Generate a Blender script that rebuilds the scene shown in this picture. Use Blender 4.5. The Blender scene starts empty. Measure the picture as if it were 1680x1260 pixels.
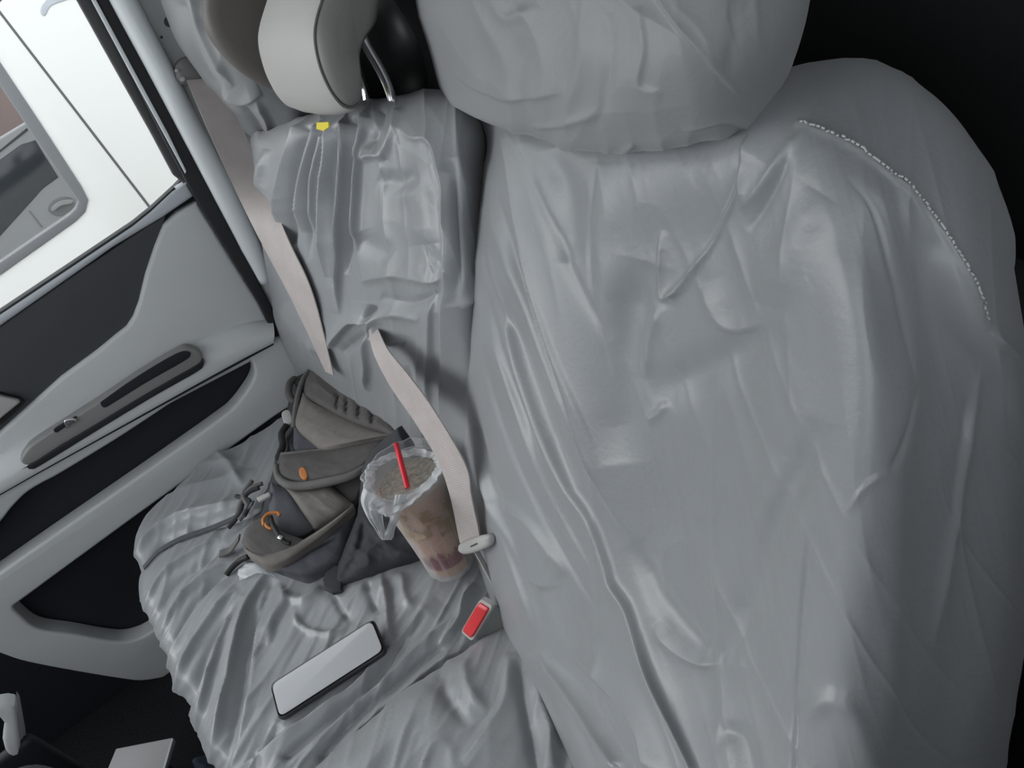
import bpy, bmesh, math, random
import numpy as np
from mathutils import Matrix, Vector

SC = bpy.context.scene
COL = SC.collection
rng = np.random.default_rng(7)

# ---------------------------------------------------------------- camera
F_PX = 1150.0
EYE = np.array([0.0, 0.0, 1.17])
RM = np.array([[0.78569232, -0.57128509, 0.23732032],
               [-0.5033082, -0.36727896, 0.78216815],
               [-0.35967824, -0.73398877, -0.57610073]])   # columns: right, down, forward
cam_d = bpy.data.cameras.new('camera')
cam_d.sensor_width = 36.0
cam_d.lens = F_PX / 1680.0 * 36.0
cam_d.clip_start = 0.01
cam = bpy.data.objects.new('camera', cam_d)
COL.objects.link(cam)
mw = Matrix.Identity(4)
for i in range(3):
    mw[i][0] = RM[i, 0]; mw[i][1] = -RM[i, 1]; mw[i][2] = -RM[i, 2]; mw[i][3] = EYE[i]
cam.matrix_world = mw
SC.camera = cam

# ---------------------------------------------------------------- world and exposure
SC.view_settings.view_transform = 'Standard'
SC.view_settings.look = 'None'
SC.view_settings.gamma = 1.0
SC.view_settings.use_curve_mapping = False
SC.view_settings.exposure = 0.19
W = bpy.data.worlds.new('overcast sky'); SC.world = W
W.use_nodes = True
bg = W.node_tree.nodes['Background']
bg.inputs[0].default_value = (0.90, 0.95, 1.0, 1)
bg.inputs[1].default_value = 2.1
sun_d = bpy.data.lights.new('sun', 'SUN'); sun_d.energy = 1.15; sun_d.angle = math.radians(45)   # hazy sun ahead of the car
sun_d.color = (1.0, 0.98, 0.95)
sun = bpy.data.objects.new('sun', sun_d); COL.objects.link(sun)
sun.rotation_euler = Vector((0.80, -0.34, -0.50)).to_track_quat('-Z', 'Y').to_euler()

# ---------------------------------------------------------------- geometry of the place: planes seen from the eye
def ray(p):
    return RM @ np.array([p[0] - 840.0, p[1] - 630.0, F_PX]) / F_PX
def on_plane(p, n, q):
    r = ray(p)
    return EYE + r * (((q - EYE) @ n) / (r @ n))
P0 = EYE + 0.955 * ray((540, 1100))                      # a point of the seat cushion
ct = math.radians(3)
CN = np.array([math.sin(ct), 0, math.cos(ct)])            # cushion normal
CX = np.array([math.cos(ct), 0, -math.sin(ct)])
CREASE = on_plane((790, 900), CN, P0)
ba = math.radians(20)
BN = np.array([-math.cos(ba), 0, math.sin(ba)])           # backrest normal
BU = np.array([math.sin(ba), 0, math.cos(ba)])
YV = np.array([0., 1., 0.])
def B(px, py, h=0.0): return on_plane((px, py), BN, CREASE + BN * h)
def C(px, py, h=0.0): return on_plane((px, py), CN, P0 + CN * h)
def Y(px, py, y): return on_plane((px, py), YV, np.array([0, y, 0.]))
def X(px, py, x): return on_plane((px, py), np.array([1., 0, 0]), np.array([x, 0, 0.]))
def Zp(px, py, z): return on_plane((px, py), np.array([0, 0, 1.]), np.array([0, 0, z]))
def cush(x, y, h=0.0):                                    # metric point over the cushion
    q = P0 + CX * ((x - P0[0]) / CX[0]); q = q.copy(); q[1] = y
    return q + CN * h
def project(V):
    c = (V - EYE) @ RM
    return np.stack([840 + F_PX * c[..., 0] / c[..., 2], 630 + F_PX * c[..., 1] / c[..., 2]], -1)

# ---------------------------------------------------------------- materials
def mat(name, col, rough=0.5, spec=0.5, metal=0.0, noise=None, bump=None, trans=0.0, sheen=0.0, coat=0.0, alpha=1.0):
    m = bpy.data.materials.new(name); m.use_nodes = True
    nt = m.node_tree; b = nt.nodes['Principled BSDF']
    c = (col[0], col[1], col[2], 1)
    b.inputs['Base Color'].default_value = c
    b.inputs['Roughness'].default_value = rough
    b.inputs['Specular IOR Level'].default_value = spec
    b.inputs['Metallic'].default_value = metal
    b.inputs['Transmission Weight'].default_value = trans
    b.inputs['Sheen Weight'].default_value = sheen
    b.inputs['Coat Weight'].default_value = coat
    b.inputs['Alpha'].default_value = alpha
    tc = nt.nodes.new('ShaderNodeTexCoord')
    if noise:
        sc, amt = noise
        n = nt.nodes.new('ShaderNodeTexNoise'); n.inputs['Scale'].default_value = sc; n.inputs['Detail'].default_value = 5
        nt.links.new(tc.outputs['Object'], n.inputs['Vector'])
        r = nt.nodes.new('ShaderNodeValToRGB')
        r.color_ramp.elements[0].position = 0.3; r.color_ramp.elements[1].position = 0.7
        r.color_ramp.elements[0].color = tuple(max(0, v * (1 - amt)) for v in col) + (1,)
        r.color_ramp.elements[1].color = tuple(min(1, v * (1 + amt)) for v in col) + (1,)
        nt.links.new(n.outputs['Fac'], r.inputs['Fac']); nt.links.new(r.outputs['Color'], b.inputs['Base Color'])
    if bump:
        sc, st = bump
        n2 = nt.nodes.new('ShaderNodeTexNoise'); n2.inputs['Scale'].default_value = sc; n2.inputs['Detail'].default_value = 3
        nt.links.new(tc.outputs['Object'], n2.inputs['Vector'])
        bp = nt.nodes.new('ShaderNodeBump'); bp.inputs['Strength'].default_value = st; bp.inputs['Distance'].default_value = 0.002
        nt.links.new(n2.outputs['Fac'], bp.inputs['Height']); nt.links.new(bp.outputs['Normal'], b.inputs['Normal'])
    return m

def webbing_mat(name, col, sc=900):
    m = mat(name, col, 0.6, 0.3, noise=(30, 0.06))
    nt = m.node_tree; b = nt.nodes['Principled BSDF']
    tc = nt.nodes.new('ShaderNodeTexCoord')
    w = nt.nodes.new('ShaderNodeTexWave'); w.inputs['Scale'].default_value = sc / 6; w.bands_direction = 'DIAGONAL'
    nt.links.new(tc.outputs['Object'], w.inputs['Vector'])
    bp = nt.nodes.new('ShaderNodeBump'); bp.inputs['Strength'].default_value = 0.25; bp.inputs['Distance'].default_value = 0.001
    nt.links.new(w.outputs['Fac'], bp.inputs['Height']); nt.links.new(bp.outputs['Normal'], b.inputs['Normal'])
    return m

M = {}
M['cover'] = mat('grey nylon', (0.258, 0.270, 0.282), 0.36, 0.5, noise=(9, 0.05), bump=(260, 0.12), sheen=0.15)
M['cover_top'] = mat('grey nylon headrest', (0.262, 0.270, 0.274), 0.45, 0.42, noise=(9, 0.05), bump=(260, 0.12), sheen=0.15)
M['stitch'] = mat('pale thread', (0.46, 0.46, 0.46), 0.7)
M['leather'] = mat('light grey vinyl', (0.44, 0.43, 0.41), 0.48, 0.4, bump=(420, 0.12))
M['leather_dark'] = mat('mid grey vinyl', (0.20, 0.195, 0.185), 0.5, 0.4, bump=(420, 0.12))
M['piping'] = mat('dark piping', (0.12, 0.12, 0.118), 0.6)
M['chrome'] = mat('chrome', (0.85, 0.85, 0.86), 0.12, 0.5, 1.0)
M['yellow'] = mat('yellow tag', (0.75, 0.62, 0.03), 0.6)
M['black'] = mat('black trim', (0.085, 0.090, 0.092), 0.5, 0.3, bump=(200, 0.1))
M['gloss_black'] = mat('glossy black', (0.022, 0.022, 0.023), 0.36, 0.8)
M['carpet'] = mat('black carpet', (0.012, 0.013, 0.014), 0.95, 0.1, noise=(220, 0.4), bump=(300, 0.4))
M['white_paint'] = mat('white body paint', (0.74, 0.77, 0.78), 0.25, 0.5, coat=0.4)
M['grey_paint'] = mat('grey white pillar', (0.58, 0.60, 0.60), 0.45, 0.4)
M['rubber'] = mat('dark rubber', (0.02, 0.021, 0.024), 0.55, 0.35)
M['frame'] = mat('grey rubber frame', (0.075, 0.077, 0.078), 0.5, 0.35)
M['taupe'] = mat('taupe vinyl', (0.125, 0.115, 0.105), 0.55, 0.35, bump=(420, 0.12))
M['door_grey'] = mat('grey door plastic', (0.58, 0.595, 0.60), 0.5, 0.4, bump=(500, 0.15), noise=(4, 0.03))
M['door_dark'] = mat('charcoal door insert', (0.060, 0.064, 0.071), 0.5, 0.4, bump=(500, 0.15))
M['pocket'] = mat('black pocket', (0.017, 0.019, 0.023), 0.6, 0.3)
M['switch_panel'] = mat('brown grey switch panel', (0.24, 0.24, 0.23), 0.4, 0.5)
M['sill'] = mat('sill strip', (0.50, 0.53, 0.56), 0.35, 0.5)
M['belt'] = webbing_mat('pink grey webbing', (0.45, 0.405, 0.39))
M['belt_plastic'] = mat('grey plastic', (0.42, 0.415, 0.40), 0.45, 0.4)
M['anchor'] = mat('taupe plastic', (0.17, 0.165, 0.16), 0.45, 0.4)
M['red'] = mat('red button', (0.66, 0.045, 0.05), 0.35, 0.5)
M['straw'] = mat('red straw', (0.72, 0.025, 0.045), 0.35, 0.5)
M['buckle'] = mat('buckle grey', (0.22, 0.225, 0.22), 0.5, 0.4)
M['phone_face'] = mat('pale grey screen', (0.45, 0.46, 0.48), 0.2, 0.5)  # pale colour paints the bright reflection on the phone glass
M['phone_side'] = mat('phone side', (0.025, 0.027, 0.035), 0.3, 0.5)
M['phone_gap'] = mat('phone glass', (0.004, 0.004, 0.004), 0.1, 0.5)
M['bp_brown'] = mat('brown grey pack fabric', (0.105, 0.098, 0.095), 0.75, 0.25, bump=(500, 0.3), noise=(60, 0.08))
M['bp_olive'] = mat('taupe pack fabric', (0.195, 0.180, 0.165), 0.8, 0.2, bump=(500, 0.3), noise=(60, 0.08))
M['bp_slate'] = mat('slate pack fabric', (0.090, 0.094, 0.108), 0.75, 0.25, bump=(500, 0.3), noise=(60, 0.08))
M['bp_dark'] = mat('charcoal pack fabric', (0.050, 0.052, 0.058), 0.8, 0.2, bump=(500, 0.3), noise=(60, 0.1))
M['bp_strap'] = mat('grey strap', (0.15, 0.147, 0.14), 0.75, 0.2, bump=(700, 0.3))
M['bp_black'] = mat('black cord', (0.012, 0.012, 0.012), 0.6)
M['orange'] = mat('orange cord', (0.55, 0.20, 0.05), 0.6)
M['silver'] = mat('silver', (0.75, 0.75, 0.76), 0.25, 0.5, 1.0)
M['white_plastic'] = mat('white plastic', (0.55, 0.56, 0.57), 0.4)
M['card'] = mat('pale board', (0.36, 0.36, 0.355), 0.6)
M['denim'] = mat('blue cloth', (0.10, 0.13, 0.18), 0.85, 0.2, bump=(300, 0.3), noise=(150, 0.2))
M['ground'] = mat('pale concrete', (0.30, 0.30, 0.29), 0.9, 0.2, noise=(40, 0.2))
M['van_white'] = mat('white van paint', (0.90, 0.90, 0.85), 0.3, 0.5)
M['van_seam'] = mat('body gap', (0.12, 0.12, 0.12), 0.6)
M['car_silver'] = mat('silver car paint', (0.20, 0.205, 0.21), 0.35, 0.5)
M['car_glass'] = mat('dark car glass', (0.012, 0.015, 0.02), 0.1, 0.5)
M['headliner'] = mat('headliner', (0.55, 0.55, 0.53), 0.9)
M['cup'] = mat('translucent cup', (0.62, 0.50, 0.40), 0.35, 0.5, trans=0.35)
M['tea'] = mat('amber drink', (0.44, 0.19, 0.085), 0.25, 0.5)
M['cup_red'] = mat('dark red print', (0.17, 0.004, 0.012), 0.4)
M['gold'] = mat('gold print', (0.22, 0.10, 0.004), 0.4)
M['ice'] = mat('brown foam', (0.30, 0.25, 0.19), 0.4, noise=(160, 0.6), bump=(220, 0.8))

def film(name, col, opacity, rough=0.25):
    m = bpy.data.materials.new(name); m.use_nodes = True
    nt = m.node_tree; nt.nodes.clear()
    out = nt.nodes.new('ShaderNodeOutputMaterial')
    tr = nt.nodes.new('ShaderNodeBsdfTransparent')
    pr = nt.nodes.new('ShaderNodeBsdfPrincipled')
    pr.inputs['Base Color'].default_value = (*col, 1); pr.inputs['Roughness'].default_value = rough
    tl = nt.nodes.new('ShaderNodeBsdfTranslucent'); tl.inputs[0].default_value = (*col, 1)
    mx0 = nt.nodes.new('ShaderNodeMixShader'); mx0.inputs[0].default_value = 0.35
    nt.links.new(pr.outputs[0], mx0.inputs[1]); nt.links.new(tl.outputs[0], mx0.inputs[2])
    lw = nt.nodes.new('ShaderNodeLayerWeight'); lw.inputs[0].default_value = 0.35
    mr = nt.nodes.new('ShaderNodeMapRange'); mr.inputs[3].default_value = opacity; mr.inputs[4].default_value = min(1, opacity + 0.5)
    nt.links.new(lw.outputs['Facing'], mr.inputs[0])
    mx = nt.nodes.new('ShaderNodeMixShader')
    nt.links.new(mr.outputs[0], mx.inputs[0]); nt.links.new(tr.outputs[0], mx.inputs[1]); nt.links.new(mx0.outputs[0], mx.inputs[2])
    nt.links.new(mx.outputs[0], out.inputs[0])
    return m
M['bag'] = film('thin white plastic film', (0.80, 0.82, 0.83), 0.125)
M['bag_dense'] = film('bunched white plastic film', (0.82, 0.84, 0.86), 0.62)
M['lid'] = film('clear plastic lid', (0.75, 0.75, 0.72), 0.10, 0.15)
M['glass'] = film('clear window glass', (0.3, 0.32, 0.32), 0.02, 0.02)

# ---------------------------------------------------------------- object helpers
WL = {}
def thing(name, label, cat, loc, group=None, kind=None):
    o = bpy.data.objects.new(name, None); o.empty_display_size = 0.05
    COL.objects.link(o); o.location = [float(v) for v in loc]; WL[o.name] = Vector(o.location)
    tag(o, label, cat, group, kind)
    return o
def tag(o, label=None, cat=None, group=None, kind=None):
    if label: o['label'] = label
    if cat: o['category'] = cat
    if group: o['group'] = group
    if kind: o['kind'] = kind
    return o
def link(name, me, m, parent=None, label=None, smooth=True, kind=None):
    o = bpy.data.objects.new(name, me); COL.objects.link(o)
    if m is not None:
        me.materials.clear(); me.materials.append(m)
    if smooth: me.polygons.foreach_set('use_smooth', [True] * len(me.polygons))
    if parent:
        o.parent = parent
        o.matrix_parent_inverse = Matrix.Translation(-WL[parent.name])
    WL[o.name] = Vector((0, 0, 0))
    if label: o['label'] = label
    if kind: o['kind'] = kind
    return o
def raw(name, V, Fs, m, parent=None, label=None, smooth=True, kind=None):
    me = bpy.data.meshes.new(name)
    me.from_pydata([tuple(map(float, v)) for v in V], [], [tuple(map(int, f)) for f in Fs])
    me.validate(); me.update()
    return link(name, me, m, parent, label, smooth, kind)
def box(name, lo, hi, m, parent=None, bevel=0.0, kind=None, label=None, rot=None, pivot=None):
    bm = bmesh.new()
    bmesh.ops.create_cube(bm, size=1)
    lo = np.array(lo, float); hi = np.array(hi, float)
    for v in bm.verts:
        v.co = Vector((lo + (np.array(v.co) + 0.5) * (hi - lo)).tolist())
    if bevel: bmesh.ops.bevel(bm, geom=bm.edges[:], offset=bevel, segments=3, affect='EDGES', profile=0.6)
    if rot is not None: bmesh.ops.rotate(bm, verts=bm.verts[:], cent=Vector(pivot), matrix=rot)
    me = bpy.data.meshes.new(name); bm.to_mesh(me); bm.free()
    return link(name, me, m, parent, label, bevel > 0, kind)
def catmull(P, n=8, closed=False):
    P = np.asarray(P, float); k = len(P); out = []
    rngi = range(k if closed else k - 1)
    for i in rngi:
        if closed: p0, p1, p2, p3 = P[(i - 1) % k], P[i], P[(i + 1) % k], P[(i + 2) % k]
        else:
            p1, p2 = P[i], P[i + 1]
            p0 = P[i - 1] if i > 0 else 2 * p1 - p2
            p3 = P[i + 2] if i + 2 < k else 2 * p2 - p1
        for t in np.arange(n) / n:
            out.append(0.5 * (2 * p1 + (p2 - p0) * t + (2 * p0 - 5 * p1 + 4 * p2 - p3) * t * t + (3 * p1 - p0 - 3 * p2 + p3) * t ** 3))
    if not closed: out.append(P[-1])
    return np.array(out)
def frame_of(n):
    n = n / np.linalg.norm(n)
    a = np.cross(np.array([0, 0, 1.]), n)
    if np.linalg.norm(a) < 1e-3: a = np.array([1., 0, 0])
    a = a / np.linalg.norm(a); b = np.cross(n, a)
    return a, b, n
def panel(name, loops, plane, thick, m, parent=None, bevel=0.003, smooth=True, label=None, kind=None, metric=False, sm=True):
    """flat part with rounded edges, holes allowed; plane=(normal to the viewer side, point); its face lies in the plane"""
    n, q = plane; a, b, n = frame_of(np.array(n, float)); q = np.array(q, float)
    cu = bpy.data.curves.new(name, 'CURVE'); cu.dimensions = '2D'; cu.fill_mode = 'BOTH'
    bevel = min(bevel, thick * 0.49)
    cu.extrude = max(thick / 2 - bevel, 1e-5); cu.bevel_depth = bevel; cu.bevel_resolution = 3; cu.offset = -bevel
    for lp in loops:
        pts = lp if metric else [on_plane(p, n, q) for p in lp]
        uv = np.array([[(p - q) @ a, (p - q) @ b] for p in pts])
        if smooth: uv = catmull(uv, 5, True)
        s = cu.splines.new('POLY'); s.points.add(len(uv) - 1); s.use_cyclic_u = True
        for i, c in enumerate(uv): s.points[i].co = (c[0], c[1], 0, 1)
    o = bpy.data.objects.new(name, cu)
    me0 = o.to_mesh(); me = me0.copy(); o.to_mesh_clear()
    bpy.data.objects.remove(o); bpy.data.curves.remove(cu)
    me.name = name
    mtx = Matrix.Identity(4)
    org = q - n * (thick / 2)
    for i in range(3):
        mtx[i][0] = a[i]; mtx[i][1] = b[i]; mtx[i][2] = n[i]; mtx[i][3] = org[i]
    me.transform(mtx)
    ob = link(name, me, m, parent, label, False, kind)
    if sm:
        bm = bmesh.new(); bm.from_mesh(me)
        bmesh.ops.remove_doubles(bm, verts=bm.verts[:], dist=1e-6)
        for f in bm.faces: f.smooth = True
        for e in bm.edges:
            if len(e.link_faces) == 2 and e.calc_face_angle(0) > 0.6: e.smooth = False
        bm.to_mesh(me); bm.free()
    return ob
def tube(name, P, r, m, parent=None, seg=10, smooth_n=6, label=None, kind=None, cap=True):
    P = catmull(P, smooth_n) if smooth_n else np.asarray(P, float)
    k = len(P); r = np.interp(np.linspace(0, 1, k), np.linspace(0, 1, len(np.atleast_1d(r))), np.atleast_1d(r)) if np.ndim(r) else np.full(k, r)
    T = np.gradient(P, axis=0); T /= np.linalg.norm(T, axis=1)[:, None]
    up = np.array([0, 0, 1.]) if abs(T[0][2]) < 0.9 else np.array([1., 0, 0])
    V = []; Fs = []
    a = np.cross(T[0], up); a /= np.linalg.norm(a)
    for i in range(k):
        a = a - T[i] * (a @ T[i]); a /= np.linalg.norm(a); b = np.cross(T[i], a)
        for j in range(seg):
            t = 2 * math.pi * j / seg; V.append(P[i] + r[i] * (a * math.cos(t) + b * math.sin(t)))
    for i in range(k - 1):
        for j in range(seg):
            Fs.append((i * seg + j, i * seg + (j + 1) % seg, (i + 1) * seg + (j + 1) % seg, (i + 1) * seg + j))
    if cap:
        Fs.append(tuple(range(seg))[::-1]); Fs.append(tuple((k - 1) * seg + j for j in range(seg)))
    return raw(name, V, Fs, m, parent, label, True, kind)
def ribbon(name, L, R_, th, m, parent=None, n=10, label=None, nrm=None):
    """webbing between a left and a right edge line, with thickness"""
    L = catmull(L, n); R_ = catmull(R_, n); k = len(L)
    T = np.gradient((L + R_) / 2, axis=0)
    N = np.cross(R_ - L, T); N /= np.linalg.norm(N, axis=1)[:, None]
    V = []; Fs = []; cols = 5
    for s in (0, 1):
        for i in range(k):
            for j in range(cols):
                u = j / (cols - 1)
                p = L[i] * (1 - u) + R_[i] * u
                V.append(p + N[i] * (th * (0.5 if s else -0.5)))
    o = k * cols
    for i in range(k - 1):
        for j in range(cols - 1):
            a = i * cols + j
            Fs.append((a, a + 1, a + cols + 1, a + cols)); Fs.append((o + a, o + a + cols, o + a + cols + 1, o + a + 1))
        for a in (i * cols, i * cols + cols - 1):
            Fs.append((a, a + cols, o + a + cols, o + a))
    for a0 in (0, (k - 1) * cols):
        for j in range(cols - 1):
            Fs.append((a0 + j, a0 + j + 1, o + a0 + j + 1, o + a0 + j))
    me_o = raw(name, V, Fs, m, parent, label, False)
    fixn(me_o)
    return me_o
def fixn(o):
    bm = bmesh.new(); bm.from_mesh(o.data); bmesh.ops.recalc_face_normals(bm, faces=bm.faces[:])
    for f in bm.faces: f.smooth = True
    for e in bm.edges:
        if len(e.link_faces) == 2 and e.calc_face_angle(0) > 0.7: e.smooth = False
    bm.to_mesh(o.data); bm.free()
def loft(name, rings, m, parent=None, label=None, closed=True, caps=True, kind=None):
    k = len(rings[0]); V = np.concatenate(rings); Fs = []
    for i in range(len(rings) - 1):
        for j in range(k if closed else k - 1):
            Fs.append((i * k + j, i * k + (j + 1) % k, (i + 1) * k + (j + 1) % k, (i + 1) * k + j))
    if caps:
        Fs.append(tuple(range(k))[::-1]); Fs.append(tuple((len(rings) - 1) * k + j for j in range(k)))
    o = raw(name, V, Fs, m, parent, label, True, kind); fixn(o)
    return o

# ---------------------------------------------------------------- cloth: lattice surfaces with folds
def cr_axis(P, n):
    """Catmull-Rom along axis 0 with n samples"""
    k = P.shape[0]
    t = np.linspace(0, k - 1, n); i = np.minimum(t.astype(int), k - 2); f = (t - i)[:, None, None]
    ext = np.concatenate([2 * P[:1] - P[1:2], P, 2 * P[-1:] - P[-2:-1]], 0)
    p0, p1, p2, p3 = ext[i], ext[i + 1], ext[i + 2], ext[i + 3]
    return 0.5 * (2 * p1 + (p2 - p0) * f + (2 * p0 - 5 * p1 + 4 * p2 - p3) * f ** 2 + (3 * p1 - p0 - 3 * p2 + p3) * f ** 3)
def surf(lat, nr, nc):
    P = np.array(lat, float)
    P = cr_axis(P, nr)
    P = cr_axis(P.transpose(1, 0, 2), nc).transpose(1, 0, 2)
    return P
def normals(G, sign=1):
    du = np.gradient(G, axis=0); dv = np.gradient(G, axis=1)
    N = np.cross(du, dv); N /= np.linalg.norm(N, axis=2)[..., None] + 1e-12
    return N * sign
def vnoise(u, v, seed):
    r = np.random.default_rng(seed); T = r.random((64, 64))
    iu = np.floor(u).astype(int); iv = np.floor(v).astype(int); fu = u - iu; fv = v - iv
    fu = fu * fu * fu * (fu * (fu * 6 - 15) + 10); fv = fv * fv * fv * (fv * (fv * 6 - 15) + 10)
    a = T[iu % 64, iv % 64]; b = T[(iu + 1) % 64, iv % 64]; c = T[iu % 64, (iv + 1) % 64]; d = T[(iu + 1) % 64, (iv + 1) % 64]
    return (a * (1 - fu) + b * fu) * (1 - fv) + (c * (1 - fu) + d * fu) * fv
def crumple(PX, ang, s_long, s_cross, seed, amp, octs=3, pw=1.25):
    """ridged wrinkles drawn out along a direction (picture of the pull in the cloth)"""
    ca, sa = math.cos(math.radians(ang)), math.sin(math.radians(ang))
    u = (PX[..., 0] * ca + PX[..., 1] * sa); v = (-PX[..., 0] * sa + PX[..., 1] * ca)
    out = 0
    for o in range(octs):
        k = 1.9 ** o
        wu = u / s_long * k; wv = v / s_cross * k
        wv = wv + 1.3 * (vnoise(wu * 0.8 + 9, wv * 0.35 + 3, seed + 31 + o) - 0.5)
        n = vnoise(wu + 17 * o, wv + 5 * o, seed + o)
        out = out + (1 - np.abs(2 * n - 1)) ** pw / k ** 1.5
    return amp * (out - np.mean(out))
name_soft = [False]
def fold(PX, H, pts, w, amp, kind='r', taper=(1, 1), n=5):
    pts = catmull(np.array(pts, float), n)
    lo = pts.min(0) - 5 * w; hi = pts.max(0) + 5 * w
    mk = (PX[..., 0] > lo[0]) & (PX[..., 0] < hi[0]) & (PX[..., 1] > lo[1]) & (PX[..., 1] < hi[1])
    q = PX[mk]
    if len(q) == 0: return
    best = np.full(len(q), 1e9); side = np.zeros(len(q)); pos = np.zeros(len(q))
    L = np.linalg.norm(np.diff(pts, axis=0), axis=1); cum = np.concatenate([[0], np.cumsum(L)]); tot = cum[-1]
    for i in range(len(pts) - 1):
        a = pts[i]; d = pts[i + 1] - a; l2 = d @ d + 1e-9
        t = np.clip(((q - a) @ d) / l2, 0, 1)
        e = q - (a + t[:, None] * d); ds = np.sqrt((e ** 2).sum(1))
        c = d[0] * (q[:, 1] - a[1]) - d[1] * (q[:, 0] - a[0])
        m_ = ds < best
        best[m_] = ds[m_]; side[m_] = np.sign(c[m_]); pos[m_] = (cum[i] + t[m_] * L[i]) / tot
    tp = np.ones(len(q))
    if taper[0] == 0 and name_soft[0]: tp *= np.clip(0.25 + pos / 0.3, 0, 1)
    if taper[0]: tp *= np.clip(pos / 0.22, 0, 1) ** 0.7
    if taper[1]: tp *= np.clip((1 - pos) / 0.22, 0, 1) ** 0.7
    x = best / w
    if kind == 'r': z = 1 / (1 + x * x) ** 1.5
    elif kind == 'b': z = np.exp(-x * x)
    elif kind == 'p':                       # pleat: steep towards the right-hand side of the line, gentle behind
        xs = best * side / w
        z = np.where(xs > 0, np.exp(-(xs / 0.40) ** 1.3 if False else -np.abs(xs / 0.40) ** 1.3), np.exp(-np.abs(xs / 1.7) ** 1.2))
    elif kind == 'q':
        xs = -best * side / w
        z = np.where(xs > 0, np.exp(-np.abs(xs / 0.40) ** 1.3), np.exp(-np.abs(xs / 1.7) ** 1.2))
    H[mk] += amp * tp * z
def cloth(name, lat, nr, nc, m, parent, folds, crumples, sign=1, label=None, gain=1.0):
    G = surf(lat, nr, nc); N = normals(G, sign); PX = project(G)
    H = np.zeros(G.shape[:2])
    for f in folds: fold(PX, H, *f)
    H *= gain
    for c in crumples: H += crumple(PX, *c)
    H = H * np.clip(((G - EYE) @ RM)[..., 2], 0.3, 1.3)      # finer creases where the cloth is finer in view
    G = G + N * H[..., None]
    me = bpy.data.meshes.new(name)
    nv = nr * nc
    me.vertices.add(nv); me.vertices.foreach_set('co', G.reshape(-1))
    idx = np.arange(nv).reshape(nr, nc)
    a = idx[:-1, :-1].ravel(); b = idx[:-1, 1:].ravel(); c = idx[1:, 1:].ravel(); d = idx[1:, :-1].ravel()
    q = np.stack([a, b, c, d] if sign > 0 else [a, d, c, b], 1)
    # cross(du,dv) points along rows x cols; winding a,d,c,b gives du x dv
    q = np.stack([a, d, c, b] if sign > 0 else [a, b, c, d], 1)
    nf = len(q)
    me.loops.add(nf * 4); me.loops.foreach_set('vertex_index', q.ravel())
    me.polygons.add(nf); me.polygons.foreach_set('loop_start', np.arange(nf) * 4); me.polygons.foreach_set('loop_total', np.full(nf, 4))
    me.update(); me.validate()
    o = link(name, me, m, parent, label)
    CL[name + str(id(parent))] = (G, PX, N)
    return o, (G, PX, N)
CL = {}
def at_surface(S, p, lift=0.0):
    """the point of a built cloth surface seen in a direction, lifted off the cloth"""
    G, PX, N = S
    d = ((PX - np.array(p)) ** 2).sum(-1)
    dep = ((G - EYE) @ RM)[..., 2]
    d2 = np.where(d < 30, dep, 1e6 + d)
    i = np.unravel_index(np.argmin(d2), d2.shape)
    return G[i] + N[i] * lift

# ================================================================ the setting
WY = 1.5
box('floor', (-1.7, -0.36, -0.06), (0.9, 1.56, 0.0), M['carpet'], kind='structure')
box('ceiling', (-0.95, -0.36, 1.62), (0.72, 1.52, 1.66), M['headliner'], kind='structure')
box('wall_rear', (0.62, -0.36, 0.0), (0.66, 1.56, 1.62), M['black'], kind='structure')
box('wall_near', (0.22, -0.36, 0.0), (0.62, -0.30, 1.12), M['black'], kind='structure')
box('trim_4', (0.0, -0.36, 0.95), (0.32, -0.30, 1.62), M['black'], kind='structure')
box('wall_near', (-1.5, -0.36, 0.0), (0.22, -0.30, 0.95), M['black'], kind='structure')
box('trim_5', (-0.72, -0.30, 0.0), (-0.52, 0.12, 1.24), M['pocket'], kind='structure', bevel=0.05)      # unseen seat back, added to shade the lower near backrest
box('wall_far', (0.16, 1.54, 0.0), (0.66, 1.60, 1.62), M['black'], kind='structure')
box('wall_front', (-1.48, -0.36, 0.0), (-1.32, 1.48, 1.06), M['black'], kind='structure', bevel=0.03)
bx = box('ground', (-30, -30, -0.42), (30, 30, -0.36), M['ground'], kind='structure')
# glossy black ledge behind the headrests
V = []
ys = np.linspace(0.05, 1.45, 40)
rings = []
for y in ys:
    ang = np.linspace(0, 2 * math.pi, 33)[:-1]
    sx, sz = 0.10, 0.26
    r = [np.array([0.56 + sx * np.sign(math.cos(t)) * abs(math.cos(t)) ** 0.7, y, 1.02 + sz * np.sign(math.sin(t)) * abs(math.sin(t)) ** 0.7]) for t in ang]
    rings.append(np.array(r))
loft('trim_1', rings, M['gloss_black'], kind='structure')

ctb = X(684, 62, 0.46) + np.array([-0.06, 0.20, 0.0])  # glossy bulge invented to catch a bright reflection behind the headrests
rings = []
for k in range(1, 24):
    t = math.pi * k / 24
    a_ = np.linspace(0, 2 * math.pi, 33)[:-1]
    rings.append(np.stack([ctb[0] + 0.08 + 0.08 * math.sin(t) * np.cos(a_), ctb[1] - 0.20 * math.cos(t) + 0 * a_, ctb[2] + 0.13 * math.sin(t) * np.sin(a_)], 1))
loft('trim_3', rings, M['gloss_black'], kind='structure')

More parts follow.
